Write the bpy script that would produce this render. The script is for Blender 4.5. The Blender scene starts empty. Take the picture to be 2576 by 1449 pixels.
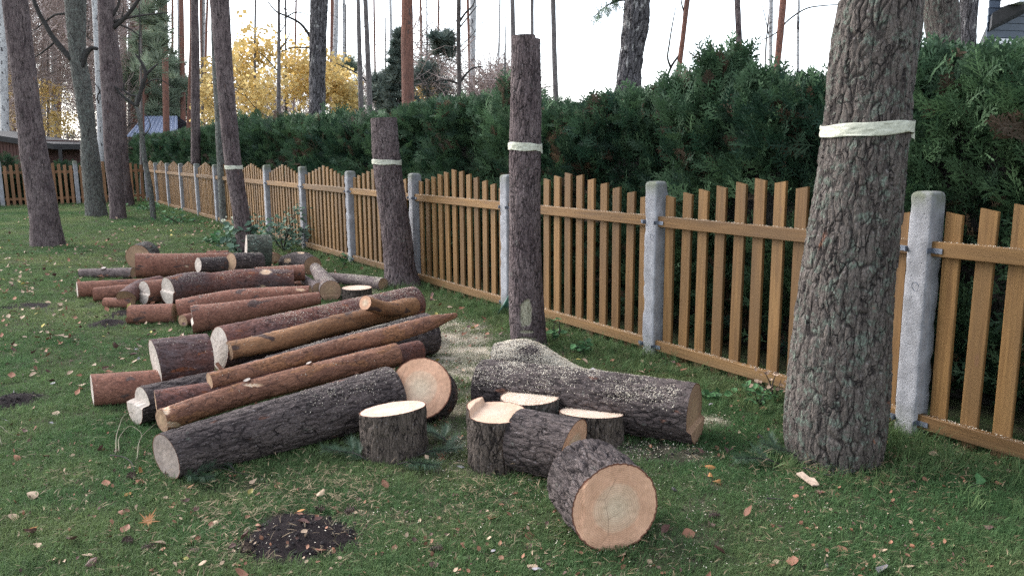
import bpy, math, random
import numpy as np
from mathutils import Vector, Matrix
random.seed(7); RNG = np.random.default_rng(11)
sc = bpy.context.scene
COL = sc.collection

# ---------------------------------------------------------------- camera
H, TH, ROLL, F, CX, CY = 1.6, 0.1685, -0.007, 2001.3, 1288.0, 724.3
cam_d = bpy.data.cameras.new('camera'); cam = bpy.data.objects.new('camera', cam_d); COL.objects.link(cam)
cam_d.sensor_width = 36; cam_d.lens = 36*F/2576; cam_d.clip_start = .05; cam_d.clip_end = 1500
CAMM = Matrix.Translation((0, 0, H)) @ Matrix.Rotation(math.pi/2-TH, 4, 'X') @ Matrix.Rotation(ROLL, 4, 'Z')
cam.matrix_world = CAMM
sc.camera = cam
# ---------------------------------------------------------------- sky, sun, exposure
SUN_EL, SUN_AZ = math.radians(38), math.radians(-62)      # azimuth from +Y towards +X
w = bpy.data.worlds.new('World'); sc.world = w; w.use_nodes = True
wn = w.node_tree; bg = wn.nodes['Background']
sky = wn.nodes.new('ShaderNodeTexSky'); sky.sky_type = 'NISHITA'; sky.sun_disc = False
sky.sun_elevation = SUN_EL; sky.sun_rotation = SUN_AZ; sky.air_density = 1.0; sky.dust_density = 1.5; sky.ozone_density = 1.0
hs = wn.nodes.new('ShaderNodeHueSaturation'); hs.inputs['Saturation'].default_value = 0.42
wn.links.new(sky.outputs[0], hs.inputs['Color']); wn.links.new(hs.outputs[0], bg.inputs[0])
bg.inputs[1].default_value = 0.15
sd = bpy.data.lights.new('sun', 'SUN'); sd.energy = .75; sd.angle = math.radians(34); sd.color = (1.0, .98, .96)
sun = bpy.data.objects.new('sun', sd); COL.objects.link(sun)
sdir = Vector((math.sin(SUN_AZ)*math.cos(SUN_EL), math.cos(SUN_AZ)*math.cos(SUN_EL), math.sin(SUN_EL)))
sun.rotation_euler = sdir.to_track_quat('Z', 'Y').to_euler(); sun.location = (0, 0, 20)
vs = sc.view_settings; vs.view_transform = 'Standard'; vs.look = 'None'; vs.gamma = 1; vs.exposure = 1.95; vs.use_curve_mapping = False
sc.cycles.max_bounces = 6; sc.cycles.diffuse_bounces = 3; sc.cycles.transparent_max_bounces = 6

# ---------------------------------------------------------------- numpy noise
def _h(ix, iy, iz, s):
    with np.errstate(over='ignore'):
        h = (ix.astype(np.int64)*374761393 + iy.astype(np.int64)*668265263 + iz.astype(np.int64)*2147483647 + s*1274126177).astype(np.uint64)
        h = (h ^ (h >> np.uint64(13)))*np.uint64(1274126177); h = h ^ (h >> np.uint64(16)); h = h*np.uint64(2654435761); h ^= h >> np.uint64(15)
    return (h & np.uint64(0xffffff)).astype(np.float64)/float(0xffffff)
def vnoise(P, s=0):
    P = np.asarray(P, float); f = np.floor(P); t = P-f; t = t*t*(3-2*t); i = f.astype(np.int64); r = 0
    for dx in (0, 1):
        for dy in (0, 1):
            for dz in (0, 1):
                wt = (t[:, 0] if dx else 1-t[:, 0])*(t[:, 1] if dy else 1-t[:, 1])*(t[:, 2] if dz else 1-t[:, 2])
                r = r + wt*_h(i[:, 0]+dx, i[:, 1]+dy, i[:, 2]+dz, s)
    return r*2-1
def fbm(P, s=0, o=4):
    r = 0; a = 1; tot = 0; P = np.asarray(P, float)
    for k in range(o):
        r = r+a*vnoise(P*(2**k)+17.3*k, s+k); tot += a; a *= .5
    return r/tot
def voro(P, s=0):
    P = np.asarray(P, float); f = np.floor(P); i = f.astype(np.int64); F1 = np.full(len(P), 9.); F2 = np.full(len(P), 9.); C = np.zeros(len(P))
    for dx in (-1, 0, 1):
        for dy in (-1, 0, 1):
            for dz in (-1, 0, 1):
                a, b, c = i[:, 0]+dx, i[:, 1]+dy, i[:, 2]+dz
                q = np.stack([a+_h(a, b, c, s), b+_h(a, b, c, s+1), c+_h(a, b, c, s+2)], 1)
                d = np.linalg.norm(q-P, axis=1); m = d < F1
                F2 = np.where(m, F1, np.minimum(F2, d)); C = np.where(m, _h(a, b, c, s+3), C); F1 = np.where(m, d, F1)
    return F1, F2, C
def n2(x, y, k, s=0): return vnoise(np.stack([np.asarray(x)*k, np.asarray(y)*k, np.zeros_like(np.asarray(x, float))+.5], -1).reshape(-1, 3), s).reshape(np.shape(x))
def sstep(a, b, x): t = np.clip((x-a)/(b-a), 0, 1); return t*t*(3-2*t)

# ---------------------------------------------------------------- pixel helpers (photo measured on a 2576 px wide frame)
RC = np.array(CAMM.to_3x3())
def ray(u, v): return RC @ np.array([(u-CX)/F, -(v-CY)/F, -1.0])
def on_plane(u, v, z):
    d = ray(u, v); t = (z-H)/d[2]; return np.array([0, 0, H])+t*d
def at_Y(u, v, Y):
    d = ray(u, v); return np.array([0, 0, H])+d*(Y/d[1])
def depth(p): return -((np.asarray(p)-np.array([0, 0, H])) @ RC)[..., 2]
def proj(P):
    q = (np.asarray(P)-np.array([0, 0, H])) @ RC; return CX+F*q[:, 0]/-q[:, 2], CY-F*q[:, 1]/-q[:, 2]
def E(u, v, rp, off=0.0):
    r = .1
    for _ in range(12):
        p = on_plane(u, v, off+r); r = rp*depth(p)/F
    return p, r

# ---------------------------------------------------------------- object helpers
def gz(x, y):
    x = np.asarray(x, float); y = np.asarray(y, float)
    a = np.exp(-(y/25)**2)
    return a*(.014*n2(x, y, 1.1, 3)+.008*n2(x, y, 4.3, 5))
def tag(o, label=None, cat=None, group=None, kind=None):
    if label: o['label'] = label
    if cat: o['category'] = cat
    if group: o['group'] = group
    if kind: o['kind'] = kind
    return o
def thing(name, label, cat, loc=(0, 0, 0), group=None):
    o = bpy.data.objects.new(name, None); COL.objects.link(o); o.location = loc; o.empty_display_size = .1
    return tag(o, label, cat, group)
def mk(name, V, faces, mat=None, parent=None, attrs=None, smooth=True, link=True, loc=None):
    V = np.asarray(V, float)
    if not isinstance(faces, list): faces = [faces]
    faces = [np.asarray(f, np.int64) for f in faces if len(f)]
    me = bpy.data.meshes.new(name)
    nl = sum(f.size for f in faces); nf = sum(len(f) for f in faces)
    me.vertices.add(len(V)); me.loops.add(nl); me.polygons.add(nf)
    off = np.zeros(3)
    if loc is not None: off = np.asarray(loc, float)
    elif parent is not None and isinstance(parent, bpy.types.Object): 
        off = np.array(parent.location)
        if parent.parent: off = off+np.array(parent.parent.location)
    me.vertices.foreach_set('co', (V-off).astype(np.float32).ravel())
    me.loops.foreach_set('vertex_index', np.concatenate([f.ravel() for f in faces]).astype(np.int32))
    tot = np.concatenate([np.full(len(f), f.shape[1]) for f in faces]); st = np.concatenate([[0], np.cumsum(tot)[:-1]])
    me.polygons.foreach_set('loop_start', st.astype(np.int32)); me.polygons.foreach_set('loop_total', tot.astype(np.int32))
    me.polygons.foreach_set('use_smooth', np.full(nf, smooth))
    me.update(calc_edges=True)
    for k, a in (attrs or {}).items():
        a = np.asarray(a, np.float32)
        if a.ndim == 2: at = me.attributes.new(k, 'FLOAT_VECTOR', 'POINT'); at.data.foreach_set('vector', a.ravel())
        else: at = me.attributes.new(k, 'FLOAT', 'POINT'); at.data.foreach_set('value', a)
    if mat: me.materials.append(mat)
    o = bpy.data.objects.new(name, me)
    if link: COL.objects.link(o)
    if parent is not None: o.parent = parent
    elif loc is not None: o.location = loc
    return o
class MB:
    def __init__(s): s.V = []; s.Q = []; s.T = []; s.n = 0; s.A = []
    def add(s, V, Q=None, T=None, a=0.):
        V = np.asarray(V, float)
        if Q is not None and len(Q): s.Q.append(np.asarray(Q)+s.n)
        if T is not None and len(T): s.T.append(np.asarray(T)+s.n)
        s.V.append(V); s.A.append(np.full(len(V), a)); s.n += len(V)
    def box(s, o, ax, ay, az, a=0.):        # o corner-centre, half axes vectors
        o, ax, ay, az = map(lambda q: np.asarray(q, float), (o, ax, ay, az))
        V = [o+i*ax+j*ay+k*az for k in (-1, 1) for j in (-1, 1) for i in (-1, 1)]
        s.add(V, [[0, 2, 3, 1], [4, 5, 7, 6], [0, 1, 5, 4], [2, 6, 7, 3], [0, 4, 6, 2], [1, 3, 7, 5]], a=a)
    def tube(s, P, R, ns=6, cap=True, a=0.):
        P = np.asarray(P, float); R = np.asarray(R, float); V, _, _ = sweep(P, R, ns); n = len(P)
        i = np.arange(n-1)[:, None]*ns; j = np.arange(ns)[None]; jn = (j+1) % ns
        Q = np.stack([i+j, i+jn, i+ns+jn, i+ns+j], -1).reshape(-1, 4); T = []
        if cap:
            V = np.concatenate([V, P[:1], P[-1:]]); c0 = n*ns; jj = np.arange(ns); jm = (jj+1) % ns
            T = np.concatenate([np.stack([jm, jj, np.full(ns, c0)], 1), np.stack([(n-1)*ns+jj, (n-1)*ns+jm, np.full(ns, c0+1)], 1)])
        s.add(V, Q, T, a)
    def build(s, name, mat, parent=None, smooth=False, **k):
        fs = ([np.concatenate(s.Q)] if s.Q else [])+([np.concatenate(s.T)] if s.T else [])
        V = np.concatenate(s.V)
        return mk(name, V, fs, mat, parent, {'bc': V, 'tint': np.concatenate(s.A)}, smooth, **k)
def frames(P):
    P = np.asarray(P, float); T = np.gradient(P, axis=0); T /= np.linalg.norm(T, axis=1)[:, None]+1e-9
    a = np.array([0, 0, 1.]) if abs(T[0][2]) < .8 else np.array([0, 1., 0])
    N = []; u = np.cross(a, T[0]); u /= np.linalg.norm(u)
    for t in T:
        u = u-t*np.dot(u, t); u /= np.linalg.norm(u)+1e-9; N.append(u.copy())
    N = np.array(N); return T, N, np.cross(T, N)
def sweep(P, R, ns):
    T, N, B = frames(P); th = np.arange(ns)*2*math.pi/ns
    V = P[:, None]+R[:, None, None]*(N[:, None]*np.cos(th)[None, :, None]+B[:, None]*np.sin(th)[None, :, None])
    return V.reshape(-1, 3), T, (N, B)
def resamp(P, R, n):
    P = np.asarray(P, float); R = np.asarray(R, float)
    if len(P) == 2: t = np.linspace(0, 1, n); return P[0]+(P[1]-P[0])*t[:, None], R[0]+(R[1]-R[0])*t
    s = np.concatenate([[0], np.cumsum(np.linalg.norm(np.diff(P, axis=0), axis=1))]); X = np.column_stack([P, R])
    M = np.gradient(X, s, axis=0); t = np.linspace(0, s[-1], n); k = np.clip(np.searchsorted(s, t, 'right')-1, 0, len(s)-2)
    h = (s[k+1]-s[k]); u = ((t-s[k])/h)[:, None]; h = h[:, None]
    Y = (2*u**3-3*u**2+1)*X[k]+(u**3-2*u**2+u)*h*M[k]+(-2*u**3+3*u**2)*X[k+1]+(u**3-u**2)*h*M[k+1]
    return Y[:, :3], Y[:, 3]

# ---------------------------------------------------------------- materials
def nd(nt, typ, ins=None, **props):
    n = nt.nodes.new(typ)
    for k, v in props.items(): setattr(n, k, v)
    for k, v in (ins or {}).items():
        s = n.inputs[k]
        if isinstance(v, bpy.types.NodeSocket): nt.links.new(v, s)
        else: s.default_value = v
    return n
def c4(c): return (c[0], c[1], c[2], 1)
def mixc(nt, f, a, b, bt='MIX'):
    n = nt.nodes.new('ShaderNodeMix'); n.data_type = 'RGBA'; n.blend_type = bt
    for i, v in ((0, f), (6, a), (7, b)):
        if isinstance(v, bpy.types.NodeSocket): nt.links.new(v, n.inputs[i])
        else: n.inputs[i].default_value = v if i == 0 else c4(v)
    return n.outputs[2]
def ma(nt, op, a, b=0., c=None):
    n = nt.nodes.new('ShaderNodeMath'); n.operation = op; n.use_clamp = False
    for i, v in enumerate((a, b, c)):
        if v is None: continue
        if isinstance(v, bpy.types.NodeSocket): nt.links.new(v, n.inputs[i])
        else: n.inputs[i].default_value = v
    return n.outputs[0]
def rng(nt, v, a, b, c=0., d=1.):
    n = nt.nodes.new('ShaderNodeMapRange'); nt.links.new(v, n.inputs[0]); n.interpolation_type = 'SMOOTHSTEP'
    for i, x in enumerate((a, b, c, d)): n.inputs[i+1].default_value = x
    return n.outputs[0]
def noise(nt, vec, scale, detail=3, rough=.55, dist=0.):
    return nd(nt, 'ShaderNodeTexNoise', {'Vector': vec, 'Scale': scale, 'Detail': detail, 'Roughness': rough, 'Distortion': dist}).outputs[0]
def scl(nt, vec, s): return nd(nt, 'ShaderNodeVectorMath', {0: vec, 1: s}, operation='MULTIPLY').outputs[0]
def newmat(name):
    m = bpy.data.materials.new(name); m.use_nodes = True; nt = m.node_tree; return m, nt, nt.nodes['Principled BSDF']
def attr(nt, name, out='Vector', typ='GEOMETRY'): return nd(nt, 'ShaderNodeAttribute', attribute_name=name, attribute_type=typ).outputs[out]
def bump(nt, bs, h, strength, dist):
    b = nd(nt, 'ShaderNodeBump', {'Height': h, 'Strength': strength, 'Distance': dist}); nt.links.new(b.outputs[0], bs.inputs['Normal'])
def bark(name, a, b, crack, scale=26, zs=.34, patch=None, pth=.6, lichen=None, lth=.6, bs_=.8, bd=.012, cw=.12, crk_amt=.85, rough=.9, big=5, wa=(.46, .25, .13), wb=(.66, .54, .40), fleck=.35):
    m, nt, p = newmat(name); bc = attr(nt, 'bc'); sv = scl(nt, bc, (1, 1, zs))
    wv = nd(nt, 'ShaderNodeTexNoise', {'Vector': bc, 'Scale': 14., 'Detail': 3.})
    wp = nd(nt, 'ShaderNodeVectorMath', {0: wv.outputs['Color'], 1: (.045, .045, .05)}, operation='MULTIPLY').outputs[0]
    sv = nd(nt, 'ShaderNodeVectorMath', {0: sv, 1: wp}, operation='ADD').outputs[0]
    v1 = nd(nt, 'ShaderNodeTexVoronoi', {'Vector': sv, 'Scale': scale}, feature='DISTANCE_TO_EDGE').outputs['Distance']
    v2 = nd(nt, 'ShaderNodeTexVoronoi', {'Vector': sv, 'Scale': scale*2.6}, feature='DISTANCE_TO_EDGE').outputs['Distance']
    vc = nd(nt, 'ShaderNodeTexVoronoi', {'Vector': sv, 'Scale': scale*1.7}, feature='F1').outputs['Color']
    k1 = rng(nt, v1, .0, cw); k2 = rng(nt, v2, 0, .10)
    fine = noise(nt, scl(nt, bc, (1, 1, .5)), 120, 4, .65)
    bigN = noise(nt, scl(nt, bc, (1, 1, .6)), big, 3, .6)
    col = mixc(nt, rng(nt, bigN, .35, .65), a, b)
    col = mixc(nt, .35, col, mixc(nt, nd(nt, 'ShaderNodeSeparateColor', {0: vc}).outputs[0], tuple(x*.55 for x in a), tuple(min(1, x*1.5) for x in b)))
    if patch:
        pn = noise(nt, scl(nt, bc, (1, 1, .45)), 11, 3, .5, .4)
        col = mixc(nt, rng(nt, pn, pth, pth+.05), col, mixc(nt, rng(nt, fine, .35, .65), tuple(x*.7 for x in patch), patch))
    if lichen:
        ln = noise(nt, bc, 17, 4, .7); col = mixc(nt, ma(nt, 'MULTIPLY', rng(nt, ln, lth, lth+.12), rng(nt, fine, .3, .6)), col, lichen)
    col = mixc(nt, 1, col, mixc(nt, rng(nt, fine, .25, .75), (.62, .62, .62), (1.25, 1.25, 1.25)), 'MULTIPLY')
    fl = noise(nt, bc, 75, 2, .5); col = mixc(nt, rng(nt, fl, .64, .72, 0, fleck), col, (.34, .31, .31))
    brk = noise(nt, bc, 13, 3, .6, .3); k1 = ma(nt, 'SUBTRACT', 1., ma(nt, 'MULTIPLY', ma(nt, 'SUBTRACT', 1., k1), rng(nt, brk, .38, .58, .15, 1.)))
    cr = ma(nt, 'MULTIPLY', ma(nt, 'MULTIPLY', k1, rng(nt, attr(nt, 'crk', 'Fac'), 0, 1, 1-crk_amt, 1)), rng(nt, k2, 0, 1, .72, 1))
    col = mixc(nt, cr, crack, col)
    wd = attr(nt, 'wnd', 'Fac')
    wn_ = mixc(nt, rng(nt, fine, .3, .7), wa, wb)
    col = mixc(nt, ma(nt, 'MULTIPLY', wd, 1.0), col, wn_)
    nt.links.new(col, p.inputs['Base Color']); p.inputs['Roughness'].default_value = rough
    p.inputs['Specular IOR Level'].default_value = .25
    hgt = ma(nt, 'ADD', ma(nt, 'MULTIPLY', k1, 1.), ma(nt, 'ADD', ma(nt, 'MULTIPLY', k2, .35), ma(nt, 'MULTIPLY', fine, .6)))
    bump(nt, p, hgt, bs_, bd)
    return m
BK = {}
BK['dark'] = bark('bark_dark_plates', (.062, .048, .046), (.100, .078, .072), (.014, .010, .010), 30, .22, patch=(.17, .080, .055), pth=.66, lichen=(.115, .12, .10), lth=.62, cw=.06)
BK['big'] = bark('bark_thick_plates', (.080, .065, .057), (.120, .101, .088), (.013, .010, .010), 24, .20, patch=(.20, .095, .060), pth=.70, lichen=(.125, .150, .12), lth=.50, bs_=.8, bd=.010, cw=.06)
BK['stump'] = bark('bark_mid_brown', (.075, .058, .048), (.110, .086, .070), (.015, .011, .010), 26, .18, patch=(.18, .09, .06), pth=.73, lichen=(.115, .115, .095), lth=.64, cw=.06)
BK['trunk'] = bark('bark_standing_pine', (.080, .056, .058), (.165, .128, .124), (.024, .018, .018), 26, .24, patch=(.20, .095, .065), pth=.71, lichen=(.125, .135, .115), lth=.60, cw=.06, wa=(.20, .18, .125), wb=(.40, .38, .28))
BK['red'] = bark('bark_red_scaly', (.175, .074, .050), (.240, .112, .076), (.060, .028, .020), 46, .5, patch=(.095, .062, .055), pth=.62, bs_=.35, bd=.004, cw=.05, crk_amt=.3, fleck=.2)
BK['redmix'] = bark('bark_red_and_dark', (.175, .066, .044), (.090, .066, .066), (.028, .015, .013), 36, .42, patch=(.24, .085, .042), pth=.62, bs_=.5, bd=.006, cw=.06, big=3.2, crk_amt=.6)
BK['orange'] = bark('bark_peeled_orange', (.200, .095, .046), (.270, .138, .066), (.09, .05, .03), 9, .22, patch=(.075, .045, .036), pth=.56, bs_=.35, bd=.005, cw=.02, crk_amt=.3, rough=.75, big=4, fleck=.1)
BK['russet'] = bark('bark_flaking_russet', (.165, .074, .046), (.235, .112, .066), (.050, .026, .020), 22, .45, fleck=.15, patch=(.27, .125, .062), pth=.55, bs_=.5, bd=.006, cw=.035, crk_amt=.4, rough=.8, big=4)
BK['greybrown'] = bark('bark_grey_brown', (.12, .090, .085), (.165, .128, .118), (.035, .025, .024), 38, .4, patch=(.17, .09, .07), pth=.66, bs_=.5, bd=.006, cw=.07)
BK['mossy'] = bark('bark_mossy_green', (.062, .066, .050), (.088, .098, .075), (.014, .013, .011), 24, .22, patch=(.16, .06, .04), pth=.72, lichen=(.115, .155, .12), lth=.50, cw=.07)
BK['lichen'] = bark('bark_lichen_grey', (.095, .095, .086), (.135, .13, .115), (.03, .026, .025), 26, .22, lichen=(.19, .215, .19), lth=.50, big=3, cw=.07)
BK['birch'] = bark('bark_birch_white', (.56, .55, .54), (.42, .41, .41), (.08, .07, .075), 6, 2.2, patch=(.07, .065, .068), pth=.60, bs_=.4, bd=.01, cw=.05, crk_amt=.2, big=2)
BK['oldbirch'] = bark('bark_old_birch', (.15, .14, .145), (.12, .11, .113), (.028, .025, .027), 13, .22, patch=(.48, .46, .44), pth=.58, bs_=1, bd=.03, cw=.11, big=3)
BK['farred'] = bark('bark_upper_pine', (.23, .098, .065), (.17, .088, .068), (.075, .042, .034), 20, .5, patch=(.11, .07, .06), pth=.60, bs_=.4, big=1.2, cw=.06)
BK['fargrey'] = bark('bark_far_grey', (.125, .112, .108), (.175, .155, .148), (.055, .045, .045), 16, .4, bs_=.4, big=1.5, cw=.06)
BK['twig'] = bark('bark_twig', (.070, .060, .056), (.11, .092, .083), (.03, .027, .025), 30, .4, bs_=.3)

def cutwood(name, heart, outer, dark=.75, saw=.35, ringf=720.):
    m, nt, p = newmat(name); bc = attr(nt, 'bc')
    wob = noise(nt, bc, 5, 2, .5); x = nd(nt, 'ShaderNodeVectorMath', {0: scl(nt, bc, (1, 1, 0))}, operation='LENGTH').outputs['Value']
    rr = ma(nt, 'ADD', x, ma(nt, 'MULTIPLY', wob, .02)); q = ma(nt, 'SINE', ma(nt, 'MULTIPLY', rr, ringf)); q = rng(nt, q, .2, 1)
    fr = attr(nt, 'frac', 'Fac'); fr2 = ma(nt, 'ADD', fr, ma(nt, 'MULTIPLY', ma(nt, 'SUBTRACT', noise(nt, bc, 5, 2), .5), .16))
    col = mixc(nt, rng(nt, fr2, .50, .60), mixc(nt, rng(nt, fr2, .1, .5), heart, tuple(.5*(x+y) for x, y in zip(heart, outer))), outer)
    col = mixc(nt, ma(nt, 'MULTIPLY', q, .42), col, tuple(c*dark*.8 for c in outer))
    sm = noise(nt, scl(nt, nd(nt, 'ShaderNodeVectorMath', {0: bc, 1: nd(nt, 'ShaderNodeVectorMath', {0: nd(nt, 'ShaderNodeTexNoise', {'Vector': bc, 'Scale': 3.}).outputs['Color'], 1: (.12, .12, 0)}, operation='MULTIPLY').outputs[0]}, operation='ADD').outputs[0], (130, 10, 30)), 1, 3, .6); st = noise(nt, bc, 7, 5, .65); fs = noise(nt, bc, 300, 3, .7)
    col = mixc(nt, 1, col, mixc(nt, rng(nt, sm, .3, .7), (1-saw*.28,)*3, (1.04,)*3), 'MULTIPLY')
    col = mixc(nt, 1, col, mixc(nt, rng(nt, st, .3, .7), (.84, .80, .77), (1.08, 1.06, 1.05)), 'MULTIPLY')
    col = mixc(nt, rng(nt, fs, .62, .7, 0, .5), col, (.75, .68, .58))
    ck = nd(nt, 'ShaderNodeTexVoronoi', {'Vector': bc, 'Scale': 7.}, feature='DISTANCE_TO_EDGE').outputs['Distance']; col = mixc(nt, ma(nt, 'MULTIPLY', rng(nt, ck, .016, .006), rng(nt, noise(nt, bc, 4, 2), .5, .62, 0, .55)), col, (.16, .10, .07))
    fr = ma(nt, 'ADD', fr, ma(nt, 'MULTIPLY', ma(nt, 'SUBTRACT', noise(nt, bc, 40, 3), .5), .045)); rim = rng(nt, fr, .958, .975); col = mixc(nt, rim, col, (.13, .055, .035))
    nt.links.new(col, p.inputs['Base Color']); p.inputs['Roughness'].default_value = .85; p.inputs['Specular IOR Level'].default_value = .2
    bump(nt, p, ma(nt, 'ADD', sm, ma(nt, 'ADD', ma(nt, 'MULTIPLY', q, .15), ma(nt, 'MULTIPLY', fs, .5))), .45, .003)
    return m
CW = {'pink': cutwood('cut_wood_fresh_pink', (.58, .47, .34), (.58, .35, .23)),
      'peach': cutwood('cut_wood_peach', (.58, .45, .35), (.56, .40, .29), saw=.2),
      'pale': cutwood('cut_wood_pale_skylit', (.46, .41, .365), (.40, .36, .32), saw=.2),  # paler copy for left-facing ends, sky light put into the colour
      'grey': cutwood('cut_wood_greyish', (.34, .285, .25), (.28, .235, .21), saw=.25),
      'tan': cutwood('cut_wood_tan', (.38, .26, .16), (.32, .21, .135)),
      'dusty': cutwood('cut_wood_dusty_white', (.60, .50, .42), (.58, .45, .35), saw=.25)}
def leafmat(name, a, b, trans=.25, rough=.7, typ='INSTANCER'):
    m, nt, p = newmat(name); t = attr(nt, 'tint', 'Fac', typ)
    if typ == 'INSTANCER': rnd = nd(nt, 'ShaderNodeObjectInfo').outputs['Random']
    else: rnd = t
    col = mixc(nt, t, a, b); col = mixc(nt, 1, col, mixc(nt, rnd, (.7, .7, .7), (1.3, 1.3, 1.3)), 'MULTIPLY')
    nt.links.new(col, p.inputs['Base Color']); p.inputs['Roughness'].default_value = rough; p.inputs['Specular IOR Level'].default_value = .3
    if trans:
        tr = nd(nt, 'ShaderNodeBsdfTranslucent', {'Color': col}); mx = nd(nt, 'ShaderNodeMixShader', {0: trans, 1: p.outputs[0], 2: tr.outputs[0]})
        nt.links.new(mx.outputs[0], nt.nodes['Material Output'].inputs[0])
    return m
def plain(name, col, rough=.8, nscale=20, var=.25, metal=0, bs_=.2, bd=.004, space='Object'):
    m, nt, p = newmat(name); tc = nd(nt, 'ShaderNodeTexCoord').outputs[space]; n = noise(nt, tc, nscale, 4, .6)
    c = mixc(nt, rng(nt, n, .3, .7), tuple(x*(1-var) for x in col), tuple(min(1, x*(1+var)) for x in col))
    nt.links.new(c, p.inputs['Base Color']); p.inputs['Roughness'].default_value = rough; p.inputs['Metallic'].default_value = metal
    bump(nt, p, n, bs_, bd); return m

# ---------------------------------------------------------------- scatter by geometry nodes (foliage and grass only)
def euler_from_axes(X, Y, Z):
    return np.stack([np.arctan2(Y[:, 2], Z[:, 2]), np.arcsin(np.clip(-X[:, 2], -1, 1)), np.arctan2(X[:, 1], X[:, 0])], 1)
def nrm(a): return a/(np.linalg.norm(a, axis=-1, keepdims=True)+1e-9)
def axes(dirv, up):
    X = nrm(dirv); Y = nrm(np.cross(up, X)); Z = np.cross(X, Y); return euler_from_axes(X, Y, Z)
def scatter(name, P, rot, scale, tint, sources, parent=None, mat=None):
    me = bpy.data.meshes.new(name); me.vertices.add(len(P)); off = np.array(parent.location) if parent else 0
    me.vertices.foreach_set('co', (np.asarray(P)-off).astype(np.float32).ravel())
    a = me.attributes.new('rot', 'FLOAT_VECTOR', 'POINT'); a.data.foreach_set('vector', np.asarray(rot, np.float32).ravel())
    a = me.attributes.new('sca', 'FLOAT', 'POINT'); a.data.foreach_set('value', np.asarray(scale, np.float32))
    a = me.attributes.new('tint', 'FLOAT', 'POINT'); a.data.foreach_set('value', np.asarray(tint, np.float32))
    me.update(); o = bpy.data.objects.new(name, me); COL.objects.link(o)
    if parent: o.parent = parent
    ng = bpy.data.node_groups.new(name, 'GeometryNodeTree')
    ng.interface.new_socket('Geometry', in_out='INPUT', socket_type='NodeSocketGeometry'); ng.interface.new_socket('Geometry', in_out='OUTPUT', socket_type='NodeSocketGeometry')
    gi = ng.nodes.new('NodeGroupInput'); go = ng.nodes.new('NodeGroupOutput'); L = ng.links.new
    jn = ng.nodes.new('GeometryNodeJoinGeometry')
    for s in sources:
        oi = ng.nodes.new('GeometryNodeObjectInfo'); oi.inputs['Object'].default_value = s; oi.inputs['As Instance'].default_value = True; L(oi.outputs['Geometry'], jn.inputs[0])
    ip = ng.nodes.new('GeometryNodeInstanceOnPoints'); ip.inputs['Pick Instance'].default_value = True
    L(gi.outputs[0], ip.inputs['Points']); L(jn.outputs[0], ip.inputs['Instance'])
    def na(nm, t):
        n = ng.nodes.new('GeometryNodeInputNamedAttribute'); n.data_type = t; n.inputs[0].default_value = nm; return n.outputs[0]
    er = ng.nodes.new('FunctionNodeEulerToRotation'); L(na('rot', 'FLOAT_VECTOR'), er.inputs[0]); L(er.outputs[0], ip.inputs['Rotation']); L(na('sca', 'FLOAT'), ip.inputs['Scale'])
    L(ip.outputs[0], go.inputs[0]); md = o.modifiers.new('scatter', 'NODES'); md.node_group = ng
    if mat: me.materials.append(mat)
    return o

sc.cycles.use_denoising = False

# ================================================================ GROUND
SOIL = [(752, 1352, 172, 72, 1), (30, 1012, 78, 26, 1), (268, 815, 48, 12, 1), (72, 770, 70, 8, .6), (300, 789, 34, 14, .8), (600, 1215, 110, 26, .3), (1650, 1145, 130, 34, .3), (1130, 1120, 70, 40, .3), (1250,1190,90,20,.3)]
SO = []
for u, v, ru, rv, s in SOIL:
    c = on_plane(u, v, 0); rx = abs(on_plane(u+ru, v, 0)[0]-c[0]); ry = abs(on_plane(u, v+rv, 0)[1]-on_plane(u, v-rv, 0)[1])/2; SO.append((c[0], c[1], rx, ry, s))
def soilm(x, y):
    m = np.zeros(np.shape(x)); wx = .25*n2(x, y, 5, 41)+.12*n2(x, y, 17, 42)
    for cx, cy, rx, ry, s in SO:
        d = np.sqrt(((x-cx)/rx)**2+((y-cy)/ry)**2)+wx; m = np.maximum(m, sstep(1.08, .78, d)*min(1, s*1.6))
    return m
SDP = []
for u, v, ru, rv, s in [(1160, 880, 110, 60, 1), (1190, 930, 90, 45, 1), (1140, 830, 90, 30, .7), (1120, 1010, 110, 100, .5), (1790, 1058, 60, 22, .9), (1640, 1140, 150, 30, .6), (1150, 1150, 90, 60, .35), (1400, 1200, 420, 110, .12), (1700, 1290, 500, 150, .10), (1000, 1290, 500, 120, .06), (900, 735, 70, 20, .5)]:
    c = on_plane(u, v, 0); SDP.append((c[0], c[1], abs(on_plane(u+ru, v, 0)[0]-c[0]), abs(on_plane(u, v-rv, 0)[1]-on_plane(u, v+rv, 0)[1])/2, s))
def dustm(x, y):
    m = np.zeros(np.shape(x)); wx = .35*n2(x, y, 3, 51)+.2*n2(x, y, 11, 52)
    for cx, cy, rx, ry, s in SDP:
        m = np.maximum(m, sstep(1.25, .5, np.sqrt(((x-cx)/rx)**2+((y-cy)/ry)**2)+wx)*s)
    return m
def ax(lo, a, b, hi, st):
    f = np.arange(a, b, st); g = [st]
    while sum(g) < hi-b: g.append(g[-1]*1.22)
    g2 = [st]
    while sum(g2) < a-lo: g2.append(g2[-1]*1.22)
    return np.concatenate([(a-np.cumsum(g2))[::-1], f, f[-1]+np.cumsum(g)])
gx = ax(-500, -5.5, 4.5, 500, .045); gy = ax(-200, 2.2, 11, 900, .045)
GX, GY = np.meshgrid(gx, gy); nx, ny = len(gx), len(gy)
sm_ = soilm(GX, GY); heap = np.zeros_like(GX)
for k, (cx, cy, rx, ry, s) in enumerate(SO):
    if k < 3: heap = np.maximum(heap, sstep(1.1, 0, np.sqrt(((GX-cx)/rx)**2+((GY-cy)/ry)**2))*(.045 if k == 0 else .05))
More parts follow.
